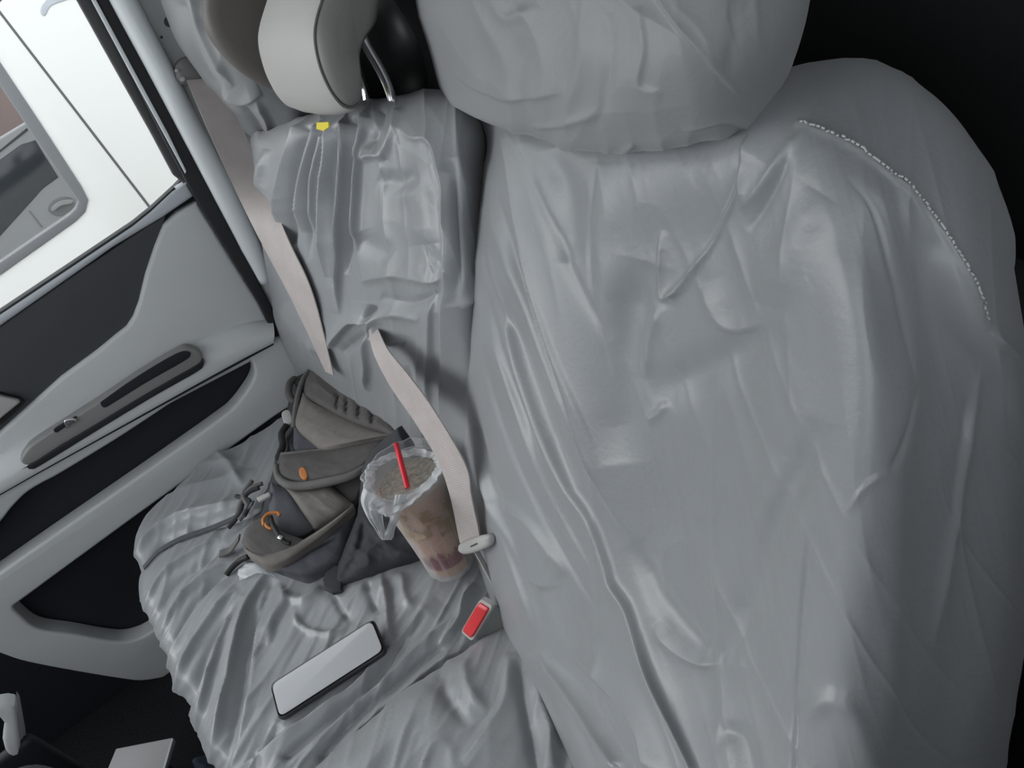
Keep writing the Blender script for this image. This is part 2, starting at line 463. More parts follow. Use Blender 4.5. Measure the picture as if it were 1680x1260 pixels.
# ---- the far door
PY = lambda y: (np.array([0, -1., 0]), np.array([0, y, 0.]))
door = thing('passenger_door', 'far grey and charcoal door panel with armrest, map pocket and window', 'car door', (-0.4, WY, 0.05))
panel('door_base', [[(-420, 830), (0, 515), (250, 345), (300, 292), (335, 335), (445, 520), (500, 620), (470, 700), (420, 900), (330, 1330), (-350, 1330)]], PY(1.512), 0.03, M['pocket'], door, 0.003, smooth=False, label='black backing of the door')
panel('charcoal_insert', [[(-400, 790), (-400, 810), (-250, 900), (0, 714), (100, 624), (187, 557), (217, 531), (235, 480), (252, 412), (269, 368), (272, 352), (240, 372), (120, 452), (0, 535), (-200, 670)]], PY(1.492), 0.02, M['door_dark'], door, 0.003, smooth=False, label='charcoal upper insert')
panel('window_sill', [[(-200, 655), (0, 517), (120, 437), (217, 372), (247, 348), (283, 314), (306, 300), (318, 322), (268, 356), (187, 405), (100, 466), (0, 536), (-200, 676)]], PY(1.478), 0.04, M['sill'], door, 0.006, smooth=False, label='light sill strip under the window')
panel('sill_seal', [[(-200, 650), (0, 512), (120, 432), (217, 367), (247, 343), (285, 308), (292, 312), (250, 350), (120, 439), (0, 519), (-200, 657)]], PY(1.482), 0.03, M['rubber'], door, 0.002, smooth=False, label='black rubber lip')
panel('upper_pad', [[(323, 332), (370, 408), (427, 499), (447, 537), (449, 575), (200, 705), (0, 815), (-250, 950), (-250, 905), (0, 710), (100, 620), (160, 576), (190, 551), (208, 537), (219, 520), (228, 496), (239, 450), (254, 405), (268, 370), (290, 350)]], PY(1.480), 0.035, M['door_grey'], door, 0.008, smooth=False, label='light grey upper pad')
# armrest: a rolled bar
def prism_roll(name, up, low, y0, depth, m, parent, label=None):
    up = catmull(np.array(up, float), 8); low = catmull(np.array(low, float), 8)
    rings = []
    for a, b in zip(up, low):
        A = Y(a[0], a[1], y0); Bq = Y(b[0], b[1], y0 - depth)
        r = []
        for t in np.linspace(0, 1, 12):
            s = A * (1 - t) + Bq * t
            # profile bulges out quickly then drops straight
            d = depth * (math.sin(min(1, t * 1.25) * math.pi / 2) ** 0.8)
            r.append(np.array([s[0], y0 - d, s[2]]))
        r.append(np.array([Bq[0], y0 - depth * 0.92, Bq[2] - 0.006])); r.append(np.array([Bq[0], y0 + 0.01, Bq[2] - 0.006])); r.append(np.array([A[0], y0 + 0.01, A[2]]))
        rings.append(np.array(r))
    return loft(name, rings, m, parent, label)
prism_roll('armrest', [(447, 525), (400, 532), (330, 560), (240, 610), (150, 665), (60, 715), (0, 748), (-150, 840)],
           [(449, 559), (400, 584), (330, 622), (240, 672), (150, 722), (60, 772), (0, 806), (-150, 890)], 1.475, 0.034, M['door_grey'], door, 'grey armrest roll')
panel('lower_trim', [[(449, 556), (470, 560), (503, 615), (490, 665), (467, 673), (350, 757), (230, 843), (130, 916), (43, 980), (26, 992), (22, 998), (30, 1008), (63, 1033), (120, 1042), (180, 1052), (207, 1053), (230, 1047), (247, 1038), (300, 1010), (330, 1080), (300, 1106), (267, 1113), (233, 1118), (200, 1115), (120, 1102), (43, 1087), (0, 1073), (-60, 1050), (-220, 1010), (-260, 935), (0, 800), (200, 691)],
                     [(20, 833), (43, 810), (70, 793), (100, 777), (200, 716), (300, 650), (393, 595), (405, 591), (414, 595), (418, 612), (413, 628), (400, 648), (384, 668), (360, 688), (250, 766), (100, 870), (0, 940), (-60, 985), (-90, 985), (-70, 940), (0, 858)]],
      PY(1.462), 0.05, M['door_grey'], door, 0.007, smooth=True, label='light grey lower trim round the map pocket')
panel('trim_groove', [[(449, 562), (320, 631), (200, 697), (60, 774), (0, 808), (-100, 864), (-100, 869), (0, 813), (60, 779), (200, 702), (320, 636), (449, 566)]], PY(1.4605), 0.004, M['rubber'], door, 0.0005, smooth=False, label='dark groove')
sp = panel('switch_panel', [[(33, 756), (40, 742), (54, 727), (100, 697), (163, 657), (230, 612), (293, 575), (310, 570), (326, 575), (333, 586), (330, 597), (318, 605), (250, 644), (167, 694), (100, 733), (60, 759), (42, 764)]], PY(1.4400), 0.028, M['switch_panel'], door, 0.006, label='taupe switch panel')
panel('pull_pocket', [[(165, 662), (172, 655), (230, 615), (290, 580), (310, 577), (312, 584), (300, 594), (240, 628), (190, 659), (172, 669)]], PY(1.4385), 0.01, M['pocket'], sp, 0.001, label='black pull recess')
panel('grip_lip', [[(45, 766), (60, 757), (167, 691), (250, 641), (320, 601), (333, 590), (334, 599), (322, 611), (250, 652), (167, 702), (70, 762), (52, 770)]], PY(1.4370), 0.012, M['rubber'], sp, 0.001, label='dark lower lip')  # dark strip stands in for the shade along the panel's lower edge
wsw = panel('window_switch', [[(88, 706), (97, 699), (118, 687), (126, 684), (122, 690), (104, 703), (93, 710)]], PY(1.4375), 0.006, M['pocket'], sp, 0.001, label='black switch well')
panel('switch_key', [[(105, 692), (112, 688), (125, 688), (124, 693), (114, 697), (110, 704)]], PY(1.4330), 0.008, M['silver'], sp, 0.002, label='silver window key')
# inner handle
hd = panel('inner_handle', [[(-60, 665), (0, 645), (34, 654), (40, 660), (34, 668), (10, 690), (-60, 740)]], PY(1.484), 0.016, M['rubber'], door, 0.003, smooth=False, label='handle surround')
panel('handle_lever', [[(-60, 672), (0, 650), (30, 657), (33, 661), (0, 688), (-60, 728)]], PY(1.470), 0.012, M['belt_plastic'], hd, 0.004, smooth=False, label='silver handle lever')
# window frame
panel('window_frame', [[(90, -60), (126, 0), (190, 115), (250, 222), (285, 288), (300, 300), (312, 316), (322, 330), (334, 332), (306, 285), (240, 170), (183, 55), (150, -10), (128, -60)]], PY(1.488), 0.03, M['frame'], door, 0.004, smooth=False, label='dark window frame')
panel('frame_strip', [[(128, -40), (150, 0), (210, 112), (270, 222), (304, 285), (306, 281), (277, 221), (217, 110), (158, 0), (137, -40)]], PY(1.458), 0.012, M['white_paint'], door, 0.002, smooth=False, label='light strip along the window frame')
panel('window_frame', [[(-420, 560), (-420, 520), (-60, 60), (60, -100), (140, -90), (160, -40), (140, -20), (90, -60), (0, 60 - 60), (-360, 560)]], PY(1.488), 0.03, M['frame'], door, 0.004, smooth=False, label='dark window frame')
panel('glass', [[(-420, 815), (0, 520), (255, 348), (292, 300), (130, 0), (85, -75), (40, -80), (-400, 530)]], PY(1.5), 0.004, M['glass'], door, 0.0005, smooth=False, label='clear window glass')
panel('door_seal', [[(160, -60), (183, 0), (240, 108), (300, 222), (350, 320), (400, 415), (440, 490), (470, 550), (505, 610), (497, 622), (445, 542), (425, 500), (380, 425), (318, 322), (270, 232), (210, 112), (158, 0), (135, -40)]], PY(1.466), 0.02, M['rubber'], door, 0.004, smooth=False, label='black weather seal')

# ---- body pillar
pil = panel('trim_2', [[(165, -60), (183, 0), (240, 106), (300, 220), (350, 318), (400, 413), (440, 488), (475, 550), (520, 620), (560, 560), (540, 420), (480, 300), (400, 130), (330, -60)]], PY(1.475), 0.06, M['grey_paint'], None, 0.004, smooth=False, kind='structure')
rl = tube('pillar_flange', [Y(175, -60, 1.455), Y(203, 0, 1.455), Y(262, 112, 1.455), Y(322, 228, 1.455), Y(372, 325, 1.455), Y(412, 405, 1.455), Y(436, 462, 1.458)], [0.021, 0.021, 0.021, 0.021, 0.021, 0.020, 0.012], M['white_paint'], pil, seg=16, label='glossy white door flange')
for (hx, hy, hr) in ((278, 35, 9), (289, 53, 4), (265, 61, 2.6)):
    panel('hole', [[(hx + hr * math.cos(t) * 1.0, hy + hr * math.sin(t) * 1.05) for t in np.linspace(0, 2 * math.pi, 13)[:-1]]], PY(1.4745), 0.006, M['black'], pil, 0.0005, label='dark hole in the metal')

# ---- outside: white van and a silver car seen past it
VY = 2.7
van = thing('parked_van', 'white van parked outside the far window', 'van', (-0.6, VY, -0.36))
panel('body_panel', [[(-700, 900), (700, 900), (700, -400), (-700, -400)], [(-420, 150), (-60, 20), (0, 118), (60, 208), (128, 312), (138, 328), (134, 344), (120, 358), (0, 442), (-300, 640), (-420, 500)]], (np.array([0, -1., 0]), np.array([0, VY, 0.])), 0.06, M['van_white'], van, 0.006, smooth=False, label='white body side')
panel('panel_gap', [[(-90, -100), (-30, -22), (0, 17), (60, 95), (150, 212), (243, 333), (300, 410), (297, 413), (240, 336), (147, 215), (57, 98), (-3, 20), (-33, -19), (-93, -97)]], (np.array([0, -1., 0]), np.array([0, VY - 0.001, 0.])), 0.004, M['van_seam'], van, 0.0005, smooth=False, label='grey door gap line')
panel('window_rubber', [[(-440, 150), (-60, 8), (4, 108), (64, 198), (134, 306), (145, 328), (140, 348), (124, 364), (0, 452), (-300, 652), (-440, 510)], [(-420, 150), (-64, 40), (-6, 132), (54, 222), (120, 318), (128, 330), (124, 342), (114, 352), (0, 430), (-300, 624), (-420, 500)]], (np.array([0, -1., 0]), np.array([0, VY - 0.005, 0.])), 0.05, M['car_silver'], van, 0.004, smooth=False, label='grey window surround')
panel('handle_recess', [[(66, 20), (70, 6), (86, -6), (120, -20), (140, -10), (110, 0), (84, 10), (74, 26)]], (np.array([0, -1., 0]), np.array([0, VY - 0.002, 0.])), 0.008, M['sill'], van, 0.002, label='pale handle recess')
panel('side_glass', [[(-420, 150), (-62, 36), (-4, 128), (56, 218), (122, 317), (130, 330), (126, 343), (116, 354), (0, 433), (-300, 628), (-420, 500)]], (np.array([0, -1., 0]), np.array([0, VY + 0.03, 0.])), 0.004, M['glass'], van, 0.0005, smooth=False, label='clear side glass')
SY = 3.6
PS = lambda d=0: (np.array([0, -1., 0]), np.array([0, SY - d, 0.]))
car = thing('parked_car', 'silver grey car seen through the side window of the white van', 'car', (-0.9, SY, -0.36))
panel('body_panel', [[(-500, 800), (300, 800), (300, 200), (50, 196), (0, 226), (-500, 560)]], PS(), 0.08, M['car_silver'], car, 0.01, smooth=False, label='silver grey body side')
panel('side_window', [[(-300, 470), (0, 262), (35, 237), (58, 230), (96, 291), (70, 310), (48, 335), (0, 388), (-300, 620)]], PS(0.003), 0.02, M['car_glass'], car, 0.004, smooth=False, label='dark side window')
panel('roof_gutter', [[(-300, 450), (0, 246), (44, 210), (46, 214), (0, 250), (-300, 455)]], PS(0.003), 0.01, M['rubber'], car, 0.001, smooth=False, label='dark gutter line')
hw = panel('door_handle', [[(79, 345), (84, 332), (98, 324), (115, 324), (122, 332), (118, 345), (106, 354), (90, 354)]], PS(0.004), 0.02, M['van_seam'], car, 0.003, label='round handle recess')
panel('handle_bar', [[(84, 341), (98, 330), (119, 328), (118, 334), (100, 338), (88, 347)]], PS(0.02), 0.02, M['car_silver'], hw, 0.003, label='silver grip')
panel('door_gap', [[(49, 345), (70, 372), (68, 374), (47, 347)]], PS(0.002), 0.004, M['van_seam'], car, 0.0005, smooth=False)
wl = box('wall_outside', (-5, 6.0, -0.36), (3, 6.2, 1.9), mat('brown wall', (0.15, 0.11, 0.10), 0.9, noise=(3, 0.15)), kind='structure')

# ================================================================ the seats
near = thing('single_seat', 'near single car seat in a loose grey nylon cover filling the right of the picture', 'car seat', (0.1, 0.36, 0.0))
far = thing('double_seat', 'far two-place seat in wrinkled grey nylon with one bare vinyl headrest', 'car seat', (0.1, 1.03, 0.0))

# ---- near backrest
def row(pts, hs): return [B(p[0], p[1], h) for p, h in zip(pts, hs)]
top_px = [(760, 195), (835, 190), (900, 185), (1000, 180), (1120, 165), (1240, 132), (1330, 104), (1440, 107), (1556, 186), (1634, 330), (1676, 520), (1690, 640)]
seam_px = [(800, 240), (834, 213), (895, 225), (1000, 235), (1120, 232), (1232, 206), (1325, 206), (1430, 262), (1530, 350), (1615, 490), (1676, 640), (1700, 760)]
r3 = [(760, 430), (790, 420), (850, 425), (970, 420), (1100, 420), (1220, 400), (1320, 400), (1412, 430), (1500, 500), (1590, 610), (1672, 740), (1700, 850)]
r4 = [(735, 650), (769, 640), (830, 650), (950, 650), (1090, 640), (1220, 630), (1330, 630), (1430, 645), (1508, 690), (1582, 760), (1662, 860), (1695, 950)]
r5 = [(760, 880), (786, 880), (848, 890), (970, 890), (1100, 890), (1220, 890), (1330, 890), (1420, 895), (1494, 910), (1566, 945), (1645, 1010), (1680, 1070)]
r6 = [(850, 1115), (876, 1110), (930, 1110), (1020, 1110), (1120, 1110), (1230, 1110), (1330, 1110), (1410, 1112), (1480, 1120), (1552, 1140), (1632, 1165), (1660, 1190)]
r7 = [(955, 1330), (980, 1325), (1020, 1325), (1090, 1325), (1170, 1325), (1260, 1325), (1340, 1325), (1410, 1325), (1470, 1325), (1540, 1328), (1612, 1330), (1635, 1340)]
r8 = [(1050, 1560), (1080, 1560), (1110, 1560), (1160, 1560), (1220, 1560), (1280, 1560), (1345, 1560), (1400, 1560), (1460, 1560), (1530, 1560), (1590, 1560), (1610, 1560)]
bk = [(p[0], p[1] + 40) for p in top_px]
lat = [row(bk, [-0.13] * 12),
       row(top_px, [-0.08, -0.05, -0.045, -0.04, -0.04, -0.04, -0.04, -0.04, -0.04, -0.05, -0.07, -0.12]),
       row(seam_px, [-0.05, 0.01, 0.035, 0.045, 0.045, 0.045, 0.04, 0.03, 0.015, 0.0, -0.05, -0.12]),
       row(r3, [-0.05, 0.025, 0.05, 0.055, 0.05, 0.05, 0.055, 0.05, 0.02, -0.01, -0.06, -0.12]),
       row(r4, [-0.05, 0.03, 0.055, 0.058, 0.05, 0.05, 0.058, 0.055, 0.022, -0.015, -0.06, -0.12]),
       row(r5, [-0.04, 0.04, 0.062, 0.065, 0.055, 0.055, 0.065, 0.06, 0.025, -0.015, -0.06, -0.12]),
       row(r6, [-0.01, 0.075, 0.09, 0.09, 0.075, 0.07, 0.075, 0.065, 0.03, -0.012, -0.06, -0.12]),
       row(r7, [0.02, 0.12, 0.13, 0.125, 0.11, 0.10, 0.09, 0.075, 0.035, -0.01, -0.06, -0.12]),
       row(r8, [0.05, 0.15, 0.16, 0.15, 0.13, 0.12, 0.10, 0.085, 0.04, -0.01, -0.06, -0.12])]
F1 = [
 ([(836, 232), (853, 350), (873, 440), (905, 540), (940, 650), (975, 760), (1005, 830), (1040, 890)], 15, 0.011, 'p', (0, 1)),
 ([(797, 400), (830, 540), (882, 690), (930, 790), (971, 850), (995, 918), (1006, 958), (1033, 1002), (1060, 1087), (1087, 1153), (1140, 1262)], 11, 0.010, 'q', (1, 0)),
 ([(793, 422), (816, 502), (847, 564), (878, 644), (913, 733), (945, 800)], 9, -0.007, 'r', (1, 1)),
 ([(791, 467), (807, 547), (833, 622), (864, 698), (891, 751)], 8, -0.007, 'r', (1, 1)),
 ([(800, 330), (830, 420), (862, 500), (900, 600), (950, 720), (985, 800)], 10, 0.006, 'r', (1, 1)),
 ([(767, 644), (780, 716), (796, 770), (830, 850), (870, 950)], 9, -0.006, 'r', (1, 1)),
 ([(772, 700), (800, 800), (835, 900), (870, 1000), (885, 1069)], 10, 0.006, 'q', (1, 1)),
 ([(976, 271), (967, 369), (971, 467), (984, 538), (1000, 620)], 4, -0.0025, 'r', (1, 1)),
 ([(985, 265), (990, 400), (1005, 560), (1010, 700)], 24, 0.005, 'b', (1, 1)),
 ([(1082, 380), (1080, 484), (1100, 486)], 6, 0.006, 'p', (1, 0)),
 ([(1100, 486), (1130, 450), (1167, 400), (1205, 320), (1216, 270)], 6, 0.006, 'r', (0, 1)),
 ([(1150, 430), (1190, 350), (1222, 250)], 9, -0.004, 'r', (1, 1)),
 ([(1224, 240), (1216, 290), (1220, 340)], 8, 0.006, 'p', (0, 1)),
 ([(1330, 212), (1290, 250), (1240, 320), (1215, 345)], 12, 0.006, 'r', (1, 1)),
 ([(1300, 235), (1275, 300), (1230, 380)], 10, -0.005, 'r', (1, 1)),
 ([(1055, 430), (1030, 520), (1015, 640), (1020, 760)], 34, -0.009, 'b', (1, 1)),
 ([(1055, 622), (1062, 560), (1080, 500)], 12, 0.005, 'r', (1, 1)),
 ([(1055, 690), (1075, 682), (1090, 660)], 8, 0.004, 'r', (1, 1)),
 ([(1150, 470), (1180, 530), (1211, 543), (1250, 530)], 14, 0.006, 'p', (1, 1)),
 ([(1290, 540), (1250, 560), (1150, 610), (1060, 650)], 30, -0.006, 'b', (1, 1)),
 ([(780, 744), (807, 820), (873, 949), (920, 960)], 12, 0.006, 'p', (1, 1)),
 ([(807, 820), (860, 850), (900, 900), (925, 945)], 12, 0.006, 'q', (1, 1)),
 ([(878, 1064), (940, 1149), (1007, 1251)], 10, 0.009, 'q', (1, 0)),
 ([(905, 1075), (980, 1180), (1030, 1262)], 10, -0.007, 'r', (1, 0)),
 ([(931, 1069), (980, 1113), (1042, 1189), (1060, 1251)], 14, 0.008, 'p', (1, 0)),
 ([(1069, 1029), (1109, 1069), (1153, 1091), (1184, 1087)], 14, 0.007, 'p', (1, 1)),
 ([(1040, 890), (1090, 990), (1150, 1060), (1190, 1085)], 18, -0.007, 'b', (1, 1)),
 ([(1345, 690), (1331, 727), (1276, 838), (1231, 977), (1203, 1088)], 24, -0.009, 'b', (1, 1)),
 ([(1290, 750), (1250, 880), (1225, 1000)], 18, 0.005, 'b', (1, 1)),
 ([(1325, 865), (1312, 1005), (1303, 1170), (1300, 1262)], 8, -0.005, 'p', (1, 0)),
 ([(1390, 290), (1430, 350), (1455, 450), (1475, 550), (1490, 640)], 5, -0.003, 'r', (1, 1)),
 ([(1400, 280), (1440, 350), (1467, 450), (1487, 560), (1480, 700), (1470, 800), (1459, 1060), (1448, 1200), (1440, 1262)], 26, 0.007, 'b', (1, 0)),
 ([(1498, 627), (1475, 720), (1453, 771)], 5, -0.004, 'r', (1, 1)),
 ([(1453, 771), (1415, 800), (1390, 840)], 5, 0.003, 'p', (1, 1)),
 ([(1609, 590), (1581, 727), (1564, 838), (1548, 950), (1531, 1060)], 9, 0.007, 'r', (1, 1)),
 ([(1590, 640), (1572, 740), (1556, 860)], 7, -0.005, 'r', (1, 1)),
 ([(1625, 545), (1650, 575), (1690, 612)], 7, 0.007, 'p', (1, 0)),
 ([(1310, 206), (1380, 233), (1450, 281), (1500, 322), (1552, 392), (1600, 470), (1625, 535)], 6, 0.004, 'r', (0, 1)),
 ([(1600, 220), (1640, 330), (1662, 440)], 10, 0.006, 'r', (1, 1)),
 ([(1350, 320), (1300, 400), (1260, 500)], 30, 0.006, 'b', (1, 1)),
 ([(900, 245), (930, 330), (935, 430)], 20, -0.006, 'b', (1, 1)),
 ([(860, 240), (885, 320), (915, 390), (950, 470), (1000, 560)], 9, -0.004, 'r', (1, 1)),
 ([(812, 300), (838, 400), (872, 500), (915, 620), (955, 730)], 5, -0.004, 'r', (1, 1)),
 ([(840, 320), (868, 430), (915, 560), (955, 660), (990, 760)], 4, 0.003, 'q', (1, 1)),
 ([(800, 560), (840, 660), (880, 760), (930, 860), (985, 960)], 5, 0.004, 'q', (1, 1)),
 ([(785, 560), (800, 640), (835, 740), (890, 850), (940, 940), (985, 1010)], 5, -0.004, 'r', (1, 1)),
 ([(1310, 1180), (1360, 1150), (1400, 1180), (1420, 1250)], 18, 0.005, 'b', (1, 0)),
 ([(1230, 1262), (1215, 1210), (1180, 1200)], 16, -0.006, 'b', (0, 1)),
]
nb, S_nb = cloth('backrest', lat, 520, 480, M['cover'], near, F1,
                 [(76, 600, 46, 11, 0.0016, 2), (92, 620, 190, 42, 0.007, 1), (66, 520, 90, 5, 0.0022, 1, 5), (84, 600, 110, 6, 0.0022, 1, 6)], label='grey nylon covered backrest', gain=1.4)

# stitches along the shoulder seam
sp_ = catmull(np.array([(1310, 205), (1380, 232), (1450, 280), (1500, 321), (1552, 391), (1600, 470), (1624, 532)], float), 14)
cumL = np.concatenate([[0], np.cumsum(np.linalg.norm(np.diff(sp_, axis=0), axis=1))])
V = []; Fs = []
for s in np.arange(0, cumL[-1] - 6, 8.5):
    q0 = [np.interp(s, cumL, sp_[:, k]) for k in (0, 1)]; q1 = [np.interp(s + 5.5, cumL, sp_[:, k]) for k in (0, 1)]
    jj = rng.normal(0, 0.8, 2)
    a = at_surface(S_nb, (q0[0] + jj[0], q0[1] + jj[1]), 0.0008); b = at_surface(S_nb, q1, 0.0008)
    d = b - a; L_ = np.linalg.norm(d)
    if L_ < 1e-4 or L_ > 0.02: continue
    d /= L_; n_ = np.cross(d, [0.3, 0.5, 0.8]); n_ /= np.linalg.norm(n_); e_ = np.cross(d, n_)
    o0 = len(V)
    for P_ in (a, b):
        for t in range(5):
            V.append(P_ + 0.0006 * (n_ * math.cos(t * 1.2566) + e_ * math.sin(t * 1.2566)))
    for t in range(5): Fs.append((o0 + t, o0 + (t + 1) % 5, o0 + 5 + (t + 1) % 5, o0 + 5 + t))
raw('stitching', V, Fs, M['stitch'], nb, 'pale zigzag stitching along the shoulder seam', kind='stuff')

# ---- near headrest
def rowh(pts, hs): return [B(p[0], p[1], h) for p, h in zip(pts, hs)]
hcols = [0.02, 0.055, 0.095, 0.115, 0.115, 0.10, 0.06, 0.02]
lat = [rowh([(760, -300), (780, -330), (850, -360), (950, -370), (1060, -370), (1180, -350), (1250, -310), (1260, -270)], [-0.06, -0.04, -0.02, -0.01, -0.01, -0.02, -0.04, -0.06]),
       rowh([(670, -250), (690, -260), (790, -290), (920, -300), (1060, -300), (1200, -280), (1300, -240), (1300, -220)], [-0.07, 0.0, 0.05, 0.07, 0.07, 0.05, 0.0, -0.07]),
       rowh([(660, -110), (680, -115), (790, -120), (925, -120), (1060, -120), (1200, -120), (1325, -115), (1310, -110)], [-0.07, 0.02, 0.075, 0.10, 0.10, 0.08, 0.02, -0.06]),
       rowh([(680, 0), (692, 0), (790, 0), (925, 0), (1060, 0), (1200, 0), (1325, 0), (1310, 0)], [-0.07, 0.025, 0.08, 0.105, 0.105, 0.085, 0.03, -0.06]),
       rowh([(700, 90), (716, 92), (805, 105), (930, 112), (1060, 112), (1195, 100), (1306, 82), (1300, 80)], [-0.07, 0.025, 0.08, 0.105, 0.105, 0.085, 0.03, -0.06]),
       rowh([(725, 165), (742, 164), (825, 182), (930, 206), (1050, 216), (1180, 186), (1272, 148), (1270, 140)], [-0.06, 0.02, 0.07, 0.092, 0.092, 0.075, 0.02, -0.05]),
       rowh([(750, 175), (764, 184), (840, 211), (940, 243), (1050, 252), (1170, 228), (1248, 190), (1250, 180)], [-0.05, 0.012, 0.052, 0.075, 0.075, 0.06, 0.015, -0.05]),
       rowh([(780, 170), (790, 180), (860, 205), (950, 236), (1050, 244), (1150, 222), (1220, 186), (1230, 175)], [-0.05, -0.01, 0.01, 0.02, 0.02, 0.01, -0.01, -0.05])]
F2 = [
 ([(1066, -20), (1110, 40), (1150, 85), (1200, 142), (1225, 160)], 6, 0.005, 'p', (0, 1)),
 ([(960, -20), (955, 60), (945, 130), (925, 200)], 16, 0.007, 'r', (0, 1)),
 ([(990, 20), (995, 90), (990, 170), (975, 215)], 14, -0.007, 'r', (1, 1)),
 ([(1050, 10), (1055, 80), (1050, 140), (1090, 150)], 12, 0.006, 'q', (1, 1)),
 ([(735, 120), (790, 145), (850, 160), (930, 150)], 14, 0.006, 'p', (1, 1)),
 ([(860, 60), (850, 130), (880, 190)], 14, -0.006, 'r', (1, 1)),
 ([(870, 205), (905, 205), (950, 195), (985, 182)], 8, 0.005, 'r', (1, 1)),
 ([(1120, 215), (1180, 195), (1230, 205), (1260, 180)], 7, 0.006, 'p', (1, 1)),
 ([(800, -20), (830, 30), (880, 10)], 14, 0.006, 'r', (0, 1)),
 ([(1195, 0), (1205, 60), (1190, 130)], 16, -0.005, 'r', (1, 1)),
 ([(985, 255), (1010, 258), (1040, 240)], 6, 0.006, 'r', (1, 1)),
 ([(1230, 205), (1265, 170), (1305, 100)], 6, 0.005, 'r', (1, 1)),
]
cloth('headrest', lat, 300, 340, M['cover_top'], near, F2, [(80, 230, 90, 77, 0.008, 2), (62, 300, 110, 8, 0.004, 1, 4), (110, 300, 120, 9, 0.004, 1, 4)], label='headrest under a loose grey nylon hood')

# ---- near cushion
ysr = [0.655, 0.635, 0.605, 0.56, 0.48, 0.36, 0.22, 0.10]
hs = [-0.10, -0.035, 0.012, 0.034, 0.042, 0.045, 0.045, 0.04]
xs_c = [(-0.33, -0.28), (-0.41, -0.16), (-0.425, -0.05), (-0.38, -0.005), (-0.28, 0.0), (-0.15, 0.004), (-0.03, 0.0), (0.06, -0.015), (0.14, -0.05)]
lat = [[cush(x, y, h + dh) for x, dh in xs_c] for y, h in zip(ysr, hs)]
F3 = [
 ([(730, 1085), (727, 1129), (757, 1174), (770, 1190)], 14, -0.006, 'r', (1, 1)),
 ([(760, 1080), (770, 1130), (800, 1170)], 10, 0.004, 'r', (1, 1)),
 ([(835, 1071), (828, 1148), (795, 1200), (760, 1250)], 13, 0.007, 'p', (1, 1)),
 ([(871, 1098), (890, 1150), (906, 1200), (910, 1260)], 12, 0.008, 'q', (1, 0)),
 ([(850, 1080), (860, 1150), (880, 1262)], 10, -0.008, 'r', (1, 0)),
 ([(700, 1120), (650, 1180), (590, 1262)], 30, 0.004, 'b', (1, 0)),
]
cloth('seat_cushion', lat, 260, 260, M['cover'], near, F3, [(120, 220, 60, 5, 0.004, 2), (105, 220, 40, 8, 0.004, 2, 5)], gain=1.5, sign=1, label='grey nylon covered cushion')

# ---- double cushion
def xf(y): return float(np.interp(y, [0.50, 0.70, 0.80, 0.95, 1.10, 1.20, 1.30, 1.37, 1.42, 1.455, 1.49], [-0.36, -0.375, -0.39, -0.41, -0.432, -0.442, -0.435, -0.40, -0.34, -0.26, -0.2]))
ysr = [1.485, 1.465, 1.435, 1.39, 1.32, 1.22, 1.10, 0.96, 0.82, 0.70, 0.64, 0.60, 0.575]
hs = [-0.22, -0.07, -0.015, 0.0, 0.006, 0.008, 0.006, 0.003, 0.002, 0.0, -0.012, -0.04, -0.12]
lat = []
for y, h in zip(ysr, hs):
    f = xf(y)
    xs = [(f + 0.09, -0.30), (f + 0.02, -0.17), (f - 0.004, -0.07), (f + 0.012, -0.018), (f + 0.06, 0.0), (f + (0.0 - f) * 0.5, 0.004), (-0.04, 0.0), (0.06, -0.012), (0.12, -0.035), (0.17, -0.08)]
    lat.append([cush(x, y, h + dh) for x, dh in xs])
